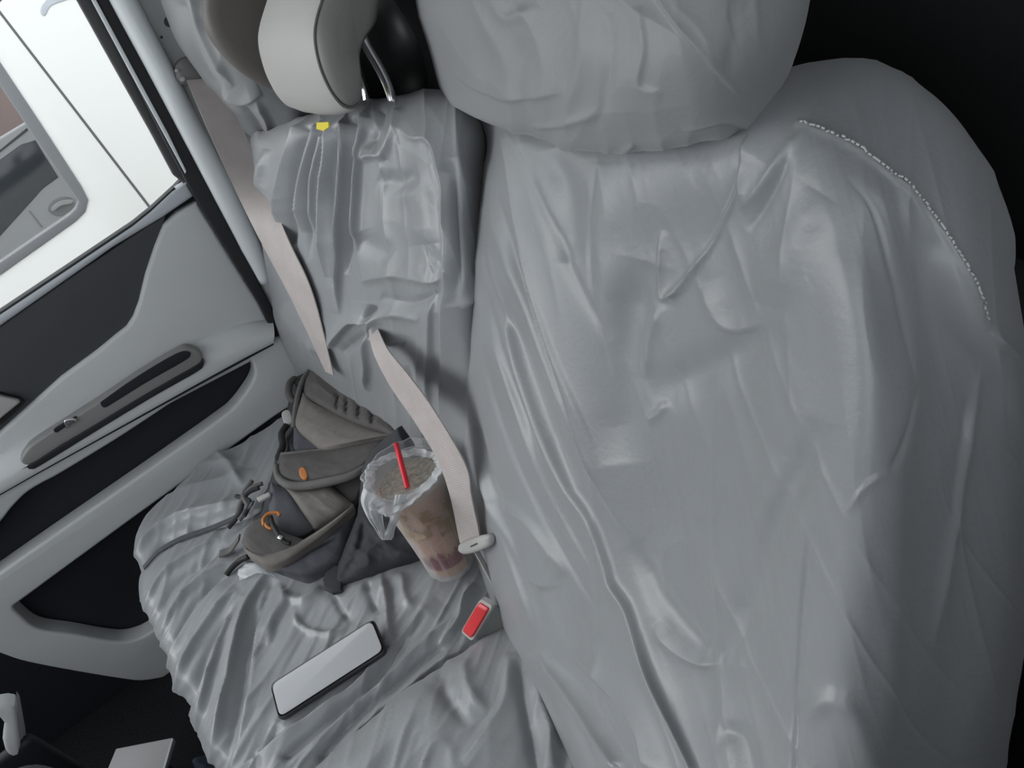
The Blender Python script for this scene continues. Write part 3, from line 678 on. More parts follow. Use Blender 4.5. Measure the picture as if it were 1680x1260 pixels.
F4 = [
 ([(222, 945), (260, 896), (300, 877), (340, 862), (393, 848), (430, 838)], 7, -0.010, 'r', (0, 1)),
 ([(215, 930), (250, 880), (292, 852), (340, 838), (400, 820)], 9, 0.009, 'p', (0, 1)),
 ([(222, 900), (250, 850), (292, 815), (361, 790), (420, 770)], 10, 0.008, 'q', (0, 1)),
 ([(236, 850), (270, 800), (330, 768), (400, 758)], 10, 0.007, 'p', (1, 1)),
 ([(350, 740), (380, 765), (400, 800)], 8, 0.006, 'r', (1, 1)),
 ([(260, 1048), (301, 979), (352, 938), (393, 919)], 9, 0.009, 'p', (0, 1)),
 ([(250, 1030), (285, 962), (338, 919), (370, 890)], 8, -0.008, 'r', (0, 1)),
 ([(235, 1010), (265, 950), (310, 912), (360, 880)], 9, 0.007, 'p', (0, 1)),
 ([(278, 1094), (320, 1016), (352, 975), (384, 938)], 8, 0.009, 'q', (0, 1)),
 ([(292, 1140), (315, 1071), (352, 1011), (393, 965)], 9, 0.010, 'p', (0, 1)),
 ([(272, 1080), (305, 1010), (340, 965), (380, 930)], 6, -0.007, 'r', (0, 1)),
 ([(305, 1180), (332, 1090), (365, 1030), (400, 985)], 8, -0.009, 'r', (0, 1)),
 ([(320, 1209), (347, 1117), (370, 1048), (402, 975)], 9, 0.010, 'p', (0, 1)),
 ([(347, 1251), (375, 1131), (386, 1071), (407, 1002), (440, 938)], 10, 0.011, 'p', (0, 1)),
 ([(365, 1262), (392, 1140), (402, 1075), (425, 1010), (450, 950)], 9, -0.010, 'r', (0, 1)),
 ([(380, 1262), (410, 1150), (416, 1094), (425, 1002), (440, 960)], 9, 0.008, 'q', (0, 1)),
 ([(440, 1060), (450, 1020), (470, 985), (458, 956)], 12, 0.007, 'p', (1, 1)),
 ([(470, 980), (500, 985), (530, 965)], 8, 0.006, 'r', (1, 1)),
 ([(482, 995), (490, 1022), (512, 1036), (540, 1040), (577, 1024)], 5, 0.0045, 'r', (1, 1)),
 ([(545, 972), (560, 1000), (577, 1022)], 5, -0.004, 'r', (1, 1)),
 ([(625, 940), (636, 980), (640, 1030), (645, 1060)], 9, 0.008, 'q', (1, 1)),
 ([(600, 950), (612, 985), (625, 1010)], 8, -0.006, 'r', (1, 1)),
 ([(660, 940), (665, 980), (680, 1000)], 9, 0.006, 'r', (1, 1)),
 ([(770, 955), (760, 990), (748, 1025), (720, 1060)], 8, 0.008, 'p', (1, 1)),
 ([(715, 980), (673, 1026), (643, 1064), (582, 1125), (513, 1174), (426, 1235)], 10, 0.009, 'p', (1, 0)),
 ([(700, 1005), (660, 1055), (605, 1125), (540, 1180), (470, 1240)], 8, -0.009, 'r', (1, 0)),
 ([(745, 1010), (690, 1060), (640, 1110), (560, 1180), (490, 1262)], 10, 0.009, 'p', (1, 0)),
 ([(760, 1045), (710, 1075), (650, 1125), (590, 1175), (530, 1240)], 9, -0.008, 'r', (1, 0)),
 ([(784, 1062), (730, 1082), (668, 1132), (610, 1180), (560, 1230)], 9, 0.008, 'q', (1, 0)),
 ([(460, 1190), (430, 1230), (415, 1262)], 10, -0.006, 'r', (1, 0)),
 ([(400, 925), (420, 935), (440, 928)], 8, 0.006, 'r', (1, 1)),
]
name_soft[0] = True
dc, S_dc = cloth('seat_cushion', lat, 520, 400, M['cover'], far, F4, [(118, 240, 30, 15, 0.003, 2), (122, 300, 16, 35, 0.0012, 1), (60, 300, 120, 25, 0.003, 2), (120, 220, 26, 5, 0.003, 2, 5)], gain=1.25, sign=1, label='grey nylon covered double cushion')

name_soft[0] = False
# ---- double backrest
c_top = [(398, 250), (412, 236), (446, 232), (492, 212), (545, 200), (598, 186), (650, 180), (705, 178), (756, 185), (790, 205), (800, 240)]
rows_px = [
 [(405, 250), (420, 225), (455, 205), (500, 190), (550, 178), (600, 165), (650, 158), (700, 147), (745, 152), (780, 185), (795, 230)],
 c_top,
 [(405, 340), (422, 335), (455, 335), (505, 335), (550, 335), (598, 335), (650, 335), (710, 335), (760, 335), (792, 335), (808, 335)],
 [(422, 450), (438, 450), (468, 450), (512, 450), (555, 450), (600, 450), (655, 450), (715, 450), (765, 450), (800, 450), (815, 450)],
 [(445, 560), (460, 560), (490, 560), (530, 560), (572, 560), (615, 560), (665, 560), (720, 560), (770, 560), (805, 560), (822, 560)],
 [(490, 640), (502, 640), (525, 650), (560, 660), (600, 665), (640, 665), (685, 665), (730, 665), (780, 665), (815, 670), (830, 680)],
 [(530, 720), (545, 720), (565, 740), (598, 760), (635, 770), (670, 780), (710, 790), (750, 800), (800, 815), (830, 820), (845, 830)],
 [(580, 800), (590, 800), (610, 830), (640, 860), (680, 880), (715, 900), (750, 920), (790, 940), (830, 960), (860, 970), (875, 980)]]
hh = [
 [0.02, 0.05, 0.035, 0.02, 0.0, -0.02, -0.04, -0.05, -0.06, -0.08, -0.13],
 [0.05, 0.09, 0.083, 0.070, 0.052, 0.036, 0.020, 0.008, -0.008, -0.04, -0.10],
 [0.05, 0.097, 0.095, 0.082, 0.066, 0.052, 0.040, 0.032, 0.012, -0.035, -0.10],
 [0.05, 0.100, 0.098, 0.088, 0.072, 0.058, 0.048, 0.040, 0.022, -0.03, -0.09],
 [0.04, 0.090, 0.090, 0.080, 0.066, 0.052, 0.042, 0.036, 0.020, -0.03, -0.09],
 [0.02, 0.055, 0.055, 0.046, 0.033, 0.025, 0.020, 0.016, 0.008, -0.03, -0.09],
 [0.01, 0.020, 0.020, 0.012, 0.004, 0.0, 0.0, 0.002, 0.0, -0.03, -0.09],
 [0.0, 0.0, -0.005, -0.01, -0.015, -0.015, -0.012, -0.008, -0.006, -0.03, -0.09]]
lat = [row(p, h) for p, h in zip(rows_px, hh)]
lat = [[q if q[1] < 1.45 else (Y(p[0], p[1], 1.45) if k_ else Y(p[0] + 24, p[1], 1.46)) for k_, (p, q) in enumerate(zip(pr_, lr_))] for pr_, lr_ in zip(rows_px, lat)]   # stays inside the door
F5 = [
 ([(440, 245), (432, 300), (446, 360)], 8, 0.008, 'r', (1, 1)),
 ([(493, 214), (474, 270), (464, 320), (462, 385)], 7, 0.012, 'p', (0, 1)),
 ([(508, 214), (488, 280), (480, 350), (478, 420)], 6, -0.010, 'r', (0, 1)),
 ([(524, 212), (508, 270), (499, 320), (496, 380)], 6, 0.012, 'p', (0, 1)),
 ([(536, 225), (522, 290), (520, 340), (519, 380)], 5, 0.010, 'r', (0, 1)),
 ([(545, 210), (536, 300), (533, 380), (532, 455)], 6, 0.011, 'p', (0, 1)),
 ([(530, 215), (514, 290), (508, 360), (507, 430)], 5, -0.009, 'r', (0, 1)),
 ([(558, 215), (548, 296), (555, 408), (548, 470)], 6, -0.009, 'r', (0, 1)),
 ([(569, 205), (567, 325), (561, 429), (557, 515)], 6, 0.013, 'q', (0, 1)),
 ([(580, 200), (577, 300), (574, 380), (570, 450)], 6, -0.011, 'r', (0, 1)),
 ([(604, 195), (592, 263), (588, 325), (586, 412)], 7, 0.012, 'q', (0, 1)),
 ([(594, 262), (615, 255), (634, 259)], 9, 0.010, 'p', (1, 1)),
 ([(654, 185), (648, 215), (631, 260)], 7, 0.008, 'r', (0, 1)),
 ([(625, 180), (618, 215), (608, 245)], 7, -0.008, 'r', (0, 1)),
 ([(650, 205), (675, 226), (706, 232), (726, 284), (731, 346), (735, 449), (731, 532), (729, 656), (735, 720)], 13, 0.009, 'p', (1, 0)),
 ([(745, 260), (752, 350), (755, 430), (748, 500)], 11, -0.008, 'b', (1, 1)),
 ([(712, 470), (708, 560), (706, 660), (700, 680)], 7, 0.007, 'q', (1, 1)),
 ([(590, 462), (648, 452), (714, 462), (735, 440)], 14, 0.008, 'p', (1, 1)),
 ([(623, 486), (669, 500), (726, 478)], 9, -0.007, 'r', (1, 1)),
 ([(540, 572), (562, 545), (582, 526), (606, 528)], 6, 0.011, 'p', (1, 0)),
 ([(560, 580), (585, 560), (604, 545)], 8, -0.008, 'r', (1, 0)),
 ([(606, 530), (600, 560), (605, 600), (602, 640)], 6, 0.010, 'r', (0, 1)),
 ([(616, 525), (622, 548), (640, 560), (665, 562)], 6, 0.009, 'r', (0, 1)),
 ([(612, 500), (608, 525), (612, 555)], 6, -0.015, 'b', (1, 1)),
 ([(618, 520), (650, 515), (690, 525)], 8, 0.006, 'r', (0, 1)),
 ([(760, 505), (775, 480), (784, 445)], 7, 0.007, 'r', (1, 1)),
 ([(660, 300), (690, 330), (700, 400)], 26, 0.006, 'b', (1, 1)),
 ([(620, 290), (650, 300), (690, 290)], 16, -0.006, 'b', (1, 1)),
 ([(645, 420), (600, 400), (590, 380)], 16, -0.005, 'b', (1, 1)),
 ([(480, 400), (486, 450), (500, 500), (520, 540)], 7, 0.007, 'r', (1, 1)),
 ([(660, 560), (690, 600), (690, 660)], 12, 0.005, 'r', (1, 1)),
 ([(668, 600), (676, 650), (690, 680)], 8, -0.005, 'r', (1, 1)),
 ([(458, 500), (500, 560), (540, 575)], 14, 0.006, 'r', (1, 1)),
]
db, S_db = cloth('backrest', lat, 440, 420, M['cover'], far, F5, [(88, 220, 40, 61, 0.0025, 2), (40, 160, 90, 19, 0.003, 2), (84, 240, 34, 3, 0.002, 1, 5)], gain=1.25, label='wrinkled grey nylon covered double backrest')

# ---- bare middle headrest
prof = [(524, 0), (515, 32), (512, 60), (516, 92), (526, 126), (543, 160), (562, 181), (580, 184), (592, 172), (591, 140), (588, 110), (590, 84), (600, 60), (616, 34), (622, 5), (628, -40), (618, -85), (592, -105), (565, -100), (545, -60)]
PR = np.array([Y(p[0], p[1], 0.80)[[0, 2]] for p in prof]); PR = catmull(PR, 6, True)
PR = PR[::1]
cen = PR.mean(0)
def ring(y, s, shift=0.0):
    q = cen + (PR - cen) * s
    return np.stack([q[:, 0] + shift, np.full(len(q), y), q[:, 1]], 1)
hr = loft('headrest', [ring(0.812, 0.80), ring(0.802, 0.90), ring(0.800, 0.96), ring(0.806, 1.0), ring(0.83, 1.03, -0.004), ring(0.87, 1.045, -0.008), ring(0.94, 1.05, -0.010), ring(1.01, 1.04, -0.008), ring(1.045, 1.0, -0.002), ring(1.062, 0.90), ring(1.068, 0.7)], M['leather'], far, 'light grey vinyl headrest, bare of cover')
loft('side_insert', [ring(0.812, 0.90), ring(0.797, 0.905), ring(0.792, 0.86), ring(0.787, 0.72), ring(0.785, 0.45)], M['leather_dark'], hr, 'darker grey side insert')
sr = ring(0.799, 0.935); sr = np.concatenate([sr, sr[:1]])
tube('piping', sr, 0.0016, M['piping'], hr, seg=6, smooth_n=0, label='dark seam round the insert', cap=False)
tube('post', [Y(588, 40, 0.84), Y(600, 72, 0.84), Y(626, 118, 0.84), Y(641, 155, 0.84), Y(650, 195, 0.84)], 0.0058, M['chrome'], hr, label='chrome post')
tube('post', [Y(578, 95, 0.97), Y(590, 125, 0.97), Y(599, 148, 0.97), Y(604, 176, 0.97), Y(608, 200, 0.97)], 0.0058, M['chrome'], hr, label='chrome post')
panel('fabric_tag', [[(519, 201), (538, 200), (539, 209), (530, 215), (519, 212)]], (BN, B(528, 208, 0.088)), 0.002, M['yellow'], far, 0.0005, smooth=False, label='yellow tag')

# ---- covered far headrest
def Ys(pts, ys): return [Y(p[0], p[1], y) for p, y in zip(pts, ys)]
lat = [Ys([(232, -120), (242, -125), (255, -130), (300, -130), (370, -120), (450, -110), (480, -110)], [1.42, 1.38, 1.28, 1.21, 1.17, 1.17, 1.24]),
       Ys([(264, 0), (280, 0), (304, 0), (322, 0), (380, 0), (450, 0), (490, 0)], [1.42, 1.37, 1.27, 1.19, 1.16, 1.16, 1.24]),
       Ys([(292, 70), (308, 68), (328, 62), (342, 55), (390, 50), (450, 50), (500, 50)], [1.42, 1.36, 1.27, 1.19, 1.16, 1.16, 1.24]),
       Ys([(335, 140), (350, 137), (358, 128), (378, 112), (415, 100), (460, 100), (510, 100)], [1.41, 1.36, 1.27, 1.20, 1.17, 1.17, 1.24]),
       Ys([(370, 190), (382, 186), (400, 175), (418, 158), (445, 145), (480, 140), (520, 140)], [1.40, 1.36, 1.28, 1.22, 1.20, 1.20, 1.26]),
       Ys([(412, 225), (424, 220), (436, 210), (450, 195), (470, 182), (495, 175), (525, 170)], [1.40, 1.36, 1.30, 1.25, 1.22, 1.22, 1.26]),
       Ys([(432, 245), (444, 240), (455, 232), (468, 218), (484, 206), (502, 195), (528, 190)], [1.39, 1.36, 1.31, 1.27, 1.24, 1.24, 1.26])]
F6 = [([(318, -20), (330, 40), (352, 90), (385, 140)], 7, 0.010, 'q', (0, 1)),
      ([(300, 10), (325, 100), (365, 165)], 9, -0.008, 'r', (0, 1)),
      ([(360, 150), (400, 165), (430, 150)], 10, 0.009, 'p', (1, 1)),
      ([(420, 160), (440, 195), (445, 232)], 8, 0.010, 'q', (1, 1)),
      ([(395, 170), (420, 205), (436, 235)], 7, -0.009, 'r', (1, 1)),
      ([(340, 20), (380, 60), (430, 80)], 12, -0.006, 'r', (1, 1))]
cloth('headrest', lat, 180, 180, M['cover_top'], far, F6, [(60, 140, 50, 91, 0.003, 1)], label='far headrest under a loose grey nylon hood')

panel('headrest_side', [[(342, -60), (338, 0), (340, 34), (350, 62), (372, 92), (400, 118), (430, 138), (455, 148), (485, 150), (500, -60)]], PY(1.136), 0.05, M['taupe'], far, 0.018, label='bare taupe side of the far headrest')
# seat frames below the cushions
box('seat_base', (-0.34, 0.12, 0.02), (0.12, 0.60, 0.16), M['black'], near, 0.02)
box('seat_base', (-0.34, 0.64, 0.02), (0.12, 1.44, 0.14), M['black'], far, 0.02)

# ================================================================ seat belts
b1 = thing('seat_belt', 'pinkish grey shoulder belt from the pillar anchor down behind the backpack', 'seat belt', Y(320, 130, 1.44))
def belt(name, left, right, m, parent, label=None):
    return ribbon(name, left, right, 0.0016, m, parent, 10, label)
La = [Y(306, 132, 1.425), Y(328, 200, 1.40), Y(365, 285, 1.36), Y(420, 388, 1.30), Y(482, 500, 1.255), Y(540, 605, 1.235)]
Ra = [Y(352, 128, 1.42), Y(402, 215, 1.385), Y(432, 290, 1.345), Y(472, 390, 1.285), Y(515, 495, 1.24), Y(556, 615, 1.23)]
sb = lambda x, y, l: at_surface(S_db, (x, y), l)
La[5] = sb(541, 605, 0.014); Ra[5] = sb(556, 612, 0.014)
pl_px = [(308, 138), (338, 206), (380, 300), (425, 390), (478, 490), (546, 608)]; pr_px = [(348, 130), (398, 212), (434, 297), (472, 390), (514, 484), (557, 612)]
for i_ in range(1, 5):                      # pulled straight from the anchor to where it dips behind the pack
    t_ = i_ / 5.0
    La[i_] = Y(pl_px[i_][0], pl_px[i_][1], La[0][1] * (1 - t_) + La[5][1] * t_ - 0.055 * math.sin(math.pi * t_) - 0.0)
    Ra[i_] = Y(pr_px[i_][0], pr_px[i_][1], Ra[0][1] * (1 - t_) + Ra[5][1] * t_ - 0.055 * math.sin(math.pi * t_) - 0.0)
    for E_, px_ in ((La, pl_px), (Ra, pr_px)):
        c_ = sb(px_[i_][0], px_[i_][1], 0.012)
        if np.linalg.norm(project(c_) - np.array(px_[i_])) < 12 and np.linalg.norm(c_ - EYE) < np.linalg.norm(E_[i_] - EYE) + 0.004:
            E_[i_] = Y(px_[i_][0], px_[i_][1], c_[1] - 0.008)
belt('webbing', La, Ra, M['belt'], b1)
panel('anchor_cover', [[(288, 116), (292, 102), (306, 93), (322, 94), (338, 112), (350, 128), (338, 134), (312, 140), (298, 138), (290, 128)]], PY(1.428), 0.035, M['anchor'], b1, 0.010, label='taupe upper anchor cover')
panel('anchor_bolt', [[(300 + 4 * math.cos(t), 130 + 4 * math.sin(t)) for t in np.linspace(0, 2 * math.pi, 9)[:-1]]], PY(1.425), 0.004, M['belt_plastic'], b1, 0.001, label='pale bolt head')
panel('anchor_bolt', [[(290 + 3.2 * math.cos(t), 116 + 3.2 * math.sin(t)) for t in np.linspace(0, 2 * math.pi, 9)[:-1]]], PY(1.425), 0.004, M['belt_plastic'], b1, 0.001, label='pale bolt head')

b2 = thing('seat_belt', 'pinkish grey belt coming through a slit in the backrest cover beside the drink', 'seat belt', B(612, 560, 0.07))
Lb = [B(604, 536, 0.050), B(613, 578, 0.078), B(640, 632, 0.080), B(680, 690, 0.078), B(716, 750, 0.076), B(738, 810, 0.072), B(755, 890, 0.062)]
Rb = [B(618, 534, 0.050), B(636, 572, 0.078), B(668, 612, 0.080), B(712, 672, 0.076), B(764, 762, 0.066), B(774, 815, 0.064), B(790, 890, 0.058)]
belt('webbing', Lb, Rb, M['belt'], b2)
tg = panel('tongue', [[(752, 892), (772, 884), (794, 880), (800, 890), (797, 899), (776, 908), (758, 911), (750, 903)]], (BN, B(775, 896, 0.070)), 0.012, M['belt_plastic'], b2, 0.005, label='pale grey plastic tongue grip')
panel('slot', [[(771, 896), (782, 891), (783, 893), (772, 898)]], (BN, B(775, 896, 0.0708)), 0.002, M['rubber'], tg, 0.0003, smooth=False)
belt('lap_webbing', [B(779, 907, 0.058), B(797, 940, 0.052), B(815, 972, 0.045), B(835, 1005, 0.03)], [B(786, 903, 0.050), B(803, 935, 0.045), B(822, 970, 0.04), B(842, 1002, 0.025)], M['belt_plastic'], b2, 'pale folded lap webbing')

bk_ = thing('seat_belt_buckle', 'grey seat belt buckle with a red button between the two seats', 'buckle', cush(0.02, 0.62, -0.01))
nbk = np.array([-0.80, -0.30, 0.52]); nbk /= np.linalg.norm(nbk)
qb = C(785, 1012, 0.040)
nbt = np.array([-0.25, -0.45, 0.86]); nbt /= np.linalg.norm(nbt)
# body: loft from the face backwards
face = np.array([on_plane(p, nbk, qb) for p in [(757, 1036), (790, 980), (811, 993), (776, 1052)]])
cb = face.mean(0); 
end = np.array([on_plane(p, nbk, qb - nbk * 0.045) for p in [(800, 1062), (832, 1008), (850, 1022), (828, 1070)]])
def rr(q, s, k=4):
    c = q.mean(0); q = c + (q - c) * s; out = []
    for i in range(4):
        a, b, d = q[i - 1], q[i], q[(i + 1) % 4]
        for t in np.linspace(0, 1, k):
            p1 = b + (a - b) * 0.16; p2 = b + (d - b) * 0.16
            out.append((1 - t) ** 2 * p1 + 2 * t * (1 - t) * b + t * t * p2)
    return np.array(out)
loft('housing', [rr(face, 0.93), rr(face - nbk * 0.003, 1.0), rr(face * 0.6 + end * 0.4, 1.03), rr(end, 1.0)], M['buckle'], bk_)
loft('button_frame', [rr(face + nbk * 0.001, 0.55), rr(face + nbk * 0.002, 0.98), rr(face - nbk * 0.004, 1.02)], M['belt_plastic'], bk_, 'pale frame')
loft('release_button', [rr(face - nbk * 0.002, 0.84), rr(face + nbk * 0.004, 0.82), rr(face + nbk * 0.006, 0.72)], M['red'], bk_, 'red button')

# ================================================================ phone
ph = thing('smartphone', 'pale grey faced smartphone with dark sides lying on the double cushion', 'phone', C(540, 1100, 0.02))
pc = [(440, 1122), (605, 1019), (641, 1062), (458, 1183)]
nph = CN + np.array([-0.05, -0.16, 0]); nph /= np.linalg.norm(nph)
qp = C(540, 1102, 0.020)
def rounded(q, rad, k=5):
    q = np.array(q, float); out = []
    for i in range(4):
        a, b, d = q[i - 1], q[i], q[(i + 1) % 4]
        la = rad / np.linalg.norm(a - b); ld = rad / np.linalg.norm(d - b)
        p1 = b + (a - b) * la; p2 = b + (d - b) * ld
        for t in np.linspace(0, 1, k): out.append((1 - t) ** 2 * p1 + 2 * t * (1 - t) * b + t * t * p2)
    return np.array(out)
pq = [on_plane(p, nph, qp) for p in pc]
ctr = sum(pq) / 4
u = pq[1] - pq[0] + pq[2] - pq[3]; u /= np.linalg.norm(u); v = np.cross(nph, u); v /= np.linalg.norm(v)
hl = (np.linalg.norm(pq[1] - pq[0]) + np.linalg.norm(pq[2] - pq[3])) / 4
hw_ = (abs((pq[2] - pq[1]) @ v) + abs((pq[3] - pq[0]) @ v)) / 4
sk = ((pq[1] - pq[2]) @ u + (pq[0] - pq[3]) @ u) / 4
def rect(a, b, s=0.0): return rounded([ctr - u * a + v * b, ctr + u * a + v * b, ctr + u * a - v * b, ctr - u * a - v * b], 0.009)
PHO = (nph, ctr)
panel('body', [rect(hl, hw_)], (nph, ctr), 0.010, M['phone_side'], ph, 0.003, smooth=False, metric=True, label='dark case and sides')
panel('screen_glass', [rect(hl - 0.0012, hw_ - 0.0012)], (nph, ctr + nph * 0.0006), 0.001, M['phone_gap'], ph, 0.0003, smooth=False, metric=True, label='black glass border')
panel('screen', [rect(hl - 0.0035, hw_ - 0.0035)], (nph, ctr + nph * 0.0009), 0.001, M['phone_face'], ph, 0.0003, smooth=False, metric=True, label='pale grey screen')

# ================================================================ drink in a bag
cb0 = C(741, 925, 0.012)
top_c = None
rt = ray((668, 778)); 
bestd = 9
for dd in np.linspace(0.5, 1.6, 400):
    q = EYE + rt * dd; L_ = np.linalg.norm(q - cb0)
    tilt = (q - cb0) @ np.array([0, 0, 1.]) / L_
    if abs(L_ - 0.175) < 0.004 and 1 - tilt < bestd: bestd = 1 - tilt; top_c = q
if top_c is None: top_c = cb0 + np.array([0.0, 0.0, 0.175])
ax = top_c - cb0; HC = np.linalg.norm(ax); ax /= HC
e1 = np.cross(ax, [1., 0, 0]); e1 /= np.linalg.norm(e1); e2 = np.cross(ax, e1)
R0, R1 = 0.030, 0.047
def circ(h, r, n=48, wob=None, off=(0, 0)):
    t = np.linspace(0, 2 * math.pi, n + 1)[:-1]
    rr_ = r * (1 + (wob(t) if wob is not None else 0))
    return cb0 + ax * h + np.outer(rr_ * np.cos(t) + off[0], e1) + np.outer(rr_ * np.sin(t) + off[1], e2)
cup = thing('drink_cup', 'tall clear cup of reddish iced tea with gold and red print inside the plastic bag', 'cup', cb0)
cw = loft('cup_wall', [circ(0.0, R0 * 0.9), circ(0.002, R0), circ(HC * 0.5, (R0 + R1) / 2), circ(HC - 0.004, R1), circ(HC, R1 + 0.002), circ(HC, R1 - 0.001), circ(HC * 0.9, R1 - 0.003)], M['lid'], cup, 'clear plastic wall', caps=False)
rad = lambda h: R0 + (R1 - R0) * h / HC
loft('tea', [circ(0.003, R0 * 0.9), circ(0.006, rad(0.006) - 0.0015), circ(0.034, rad(0.034) - 0.0017), circ(HC * 0.93, rad(HC * 0.93) - 0.0018), circ(HC * 0.935, R1 * 0.5)], M['tea'], cup, 'reddish amber drink')
def patch(name, t0, t1, h0, h1, m, parent, off=0.0012, n=10, label=None, shape=None):
    V = []; Fs = []
    for i in range(n + 1):
        for j in range(n + 1):
            t = t0 + (t1 - t0) * i / n; a = j / n
            hh0, hh1 = (h0, h1) if shape is None else shape(i / n, h0, h1)
            h = hh0 + (hh1 - hh0) * a
            r = rad(h) + off
            V.append(cb0 + ax * h + e1 * (r * math.cos(t)) + e2 * (r * math.sin(t)))
    for i in range(n):
        for j in range(n):
            a = i * (n + 1) + j; Fs.append((a, a + 1, a + n + 2, a + n + 1))
    o = raw(name, V, Fs, m, parent, label)
    return o
toeye = EYE - cb0; tv = math.atan2(toeye @ e2, toeye @ e1)      # side of the cup turned to the viewer
for k, a in enumerate((-1.05, -0.62, -0.28, 0.06, 0.40, 0.78, 1.15)):
    patch('red_mark', tv + a - 0.16, tv + a + 0.16, 0.026, 0.054 + 0.01 * ((k * 7) % 3) / 2, M['cup_red'], cup, label='dark red printed tooth', n=6, shape=lambda u_, h0, h1: (h0, h1 - 0.012 * abs(2 * u_ - 1)))
for k in range(22):
    a = rng.uniform(-1.1, 1.2); h = rng.uniform(0.085, 0.135)
    patch('gold_mark', tv + a - 0.10, tv + a + rng.uniform(0.08, 0.24), h, h + rng.uniform(0.008, 0.020), M['gold'], cup, label='gold printed stroke', n=4, shape=lambda u_, h0, h1: (h0 + 0.006 * u_, h1 - 0.003 * u_))
patch('gold_band', tv - 1.3, tv - 0.35, 0.088, 0.118, mat('yellow print', (0.46, 0.31, 0.15), 0.4), cup, off=0.0008, label='yellow printed panel', shape=lambda u_, h0, h1: (h0 + 0.012 * u_, h1 - 0.016 * u_ ** 3))
patch('gold_band', tv + 0.62, tv + 1.45, 0.062, 0.140, mat('olive print', (0.34, 0.24, 0.09), 0.4), cup, off=0.0008, label='olive gold printed panel')
loft('lid', [circ(HC + 0.001, R1 + 0.003), circ(HC + 0.006, R1 + 0.003), circ(HC + 0.007, R1 - 0.001), circ(HC + 0.003, R1 - 0.004), circ(HC + 0.003, 0.004)], M['lid'], cup, 'clear film lid', caps=False)
loft('foam', [circ(HC * 0.955, 0.040, off=(0.0, 0.0)), circ(HC * 0.965, 0.036), circ(HC * 0.968, 0.004)], M['ice'], cup, 'brown speckled foam under the lid')
stw = thing('drinking_straw', 'red straw standing in the bagged drink', 'straw', top_c)
s0 = top_c + ax * 0.006
sd = ray((650, 728)); 
# straw tip: keep it at about the same distance as the lid centre, 7 cm up
q_in = EYE + ray((666, 793)) * np.linalg.norm(top_c - EYE) / np.linalg.norm(ray((666, 793)))
q_in = on_plane((667, 793), ax, top_c + ax * 0.004)
q_out = None; bd = 9
for dd in np.linspace(0.5, 1.5, 400):
    q = EYE + sd * dd
    if abs(np.linalg.norm(q - q_in) - 0.062) < bd: bd = abs(np.linalg.norm(q - q_in) - 0.062); q_out = q
dirs = q_out - q_in
so = tube('straw_tube', [q_in - dirs * 0.12, q_in, q_out], 0.0037, M['straw'], stw, seg=14, smooth_n=3)

bag = thing('plastic_bag', 'thin white plastic carrier bag wrapped round the drink cup, handle hanging left', 'bag', cb0)
NB = 96
def wob(seed, amp):
    r_ = np.random.default_rng(seed); ph_ = r_.uniform(0, 6.28, 9); am = r_.uniform(0.3, 1, 9)
    return lambda t: amp * sum(am[k] * np.cos((3 + 2 * k) * t + ph_[k]) for k in range(9)) / 3
rings = []
hs_ = [-0.002, 0.0, 0.02, 0.05, 0.085, 0.12, 0.15, HC, HC + 0.012, HC + 0.016]
rs_ = [0.5 * R0, R0 * 1.06, rad(0.02) * 1.10, rad(0.05) * 1.07, rad(0.085) * 1.06, rad(0.12) * 1.06, rad(0.15) * 1.09, R1 * 1.13, R1 * 1.22, R1 * 1.18]
for k, (h, r) in enumerate(zip(hs_, rs_)):
    w_ = [0.02, 0.035, 0.05, 0.045, 0.03, 0.025, 0.03, 0.03, 0.05, 0.05][k]
    off = (0, 0)
    rings.append(circ(h, r, NB, wob(3, w_), off))
rings = list(cr_axis(np.array(rings), 46))
bw = loft('bag_wall', rings, M['bag'], bag, 'translucent white film', caps=False)
# the gathered lip of the bag leaning to the left of the lid
def rimpt(px, py, up=0.0): return on_plane((px, py), ax, top_c + ax * (0.012 + up))
lip = np.array([(601, 770), (597, 795), (596, 822), (612, 838), (640, 846), (668, 832), (700, 806), (724, 778), (728, 758), (718, 744), (690, 736), (650, 741), (615, 755)], float)
lipin = np.array([(618, 772), (614, 792), (616, 810), (628, 818), (648, 820), (672, 810), (696, 792), (712, 772), (714, 760), (706, 752), (686, 748), (652, 752), (628, 762)], float)
lo_ = catmull(lip, 8, True); li_ = catmull(lipin, 8, True)
wv = 1 + 0.02 * np.sin(np.arange(len(lo_)) * 1.7) + 0.02 * np.sin(np.arange(len(lo_)) * 0.63 + 1)
rg = []
for t, up in ((0, -0.022), (0.0, -0.004), (0.12, 0.006), (0.35, 0.003), (0.7, -0.003), (1.0, -0.006)):
    ring_ = []
    for i in range(len(lo_)):
        p = lo_[i] * (1 - t) + li_[i] * t
        c_ = lo_.mean(0); p = c_ + (p - c_) * wv[i]
        ring_.append(rimpt(p[0], p[1], up + 0.003 * math.sin(i * 0.9 + 3 * t)))
    rg.append(np.array(ring_))
loft('bag_lip', rg, M['bag_dense'], bag, 'crumpled white lip round the lid', caps=False)
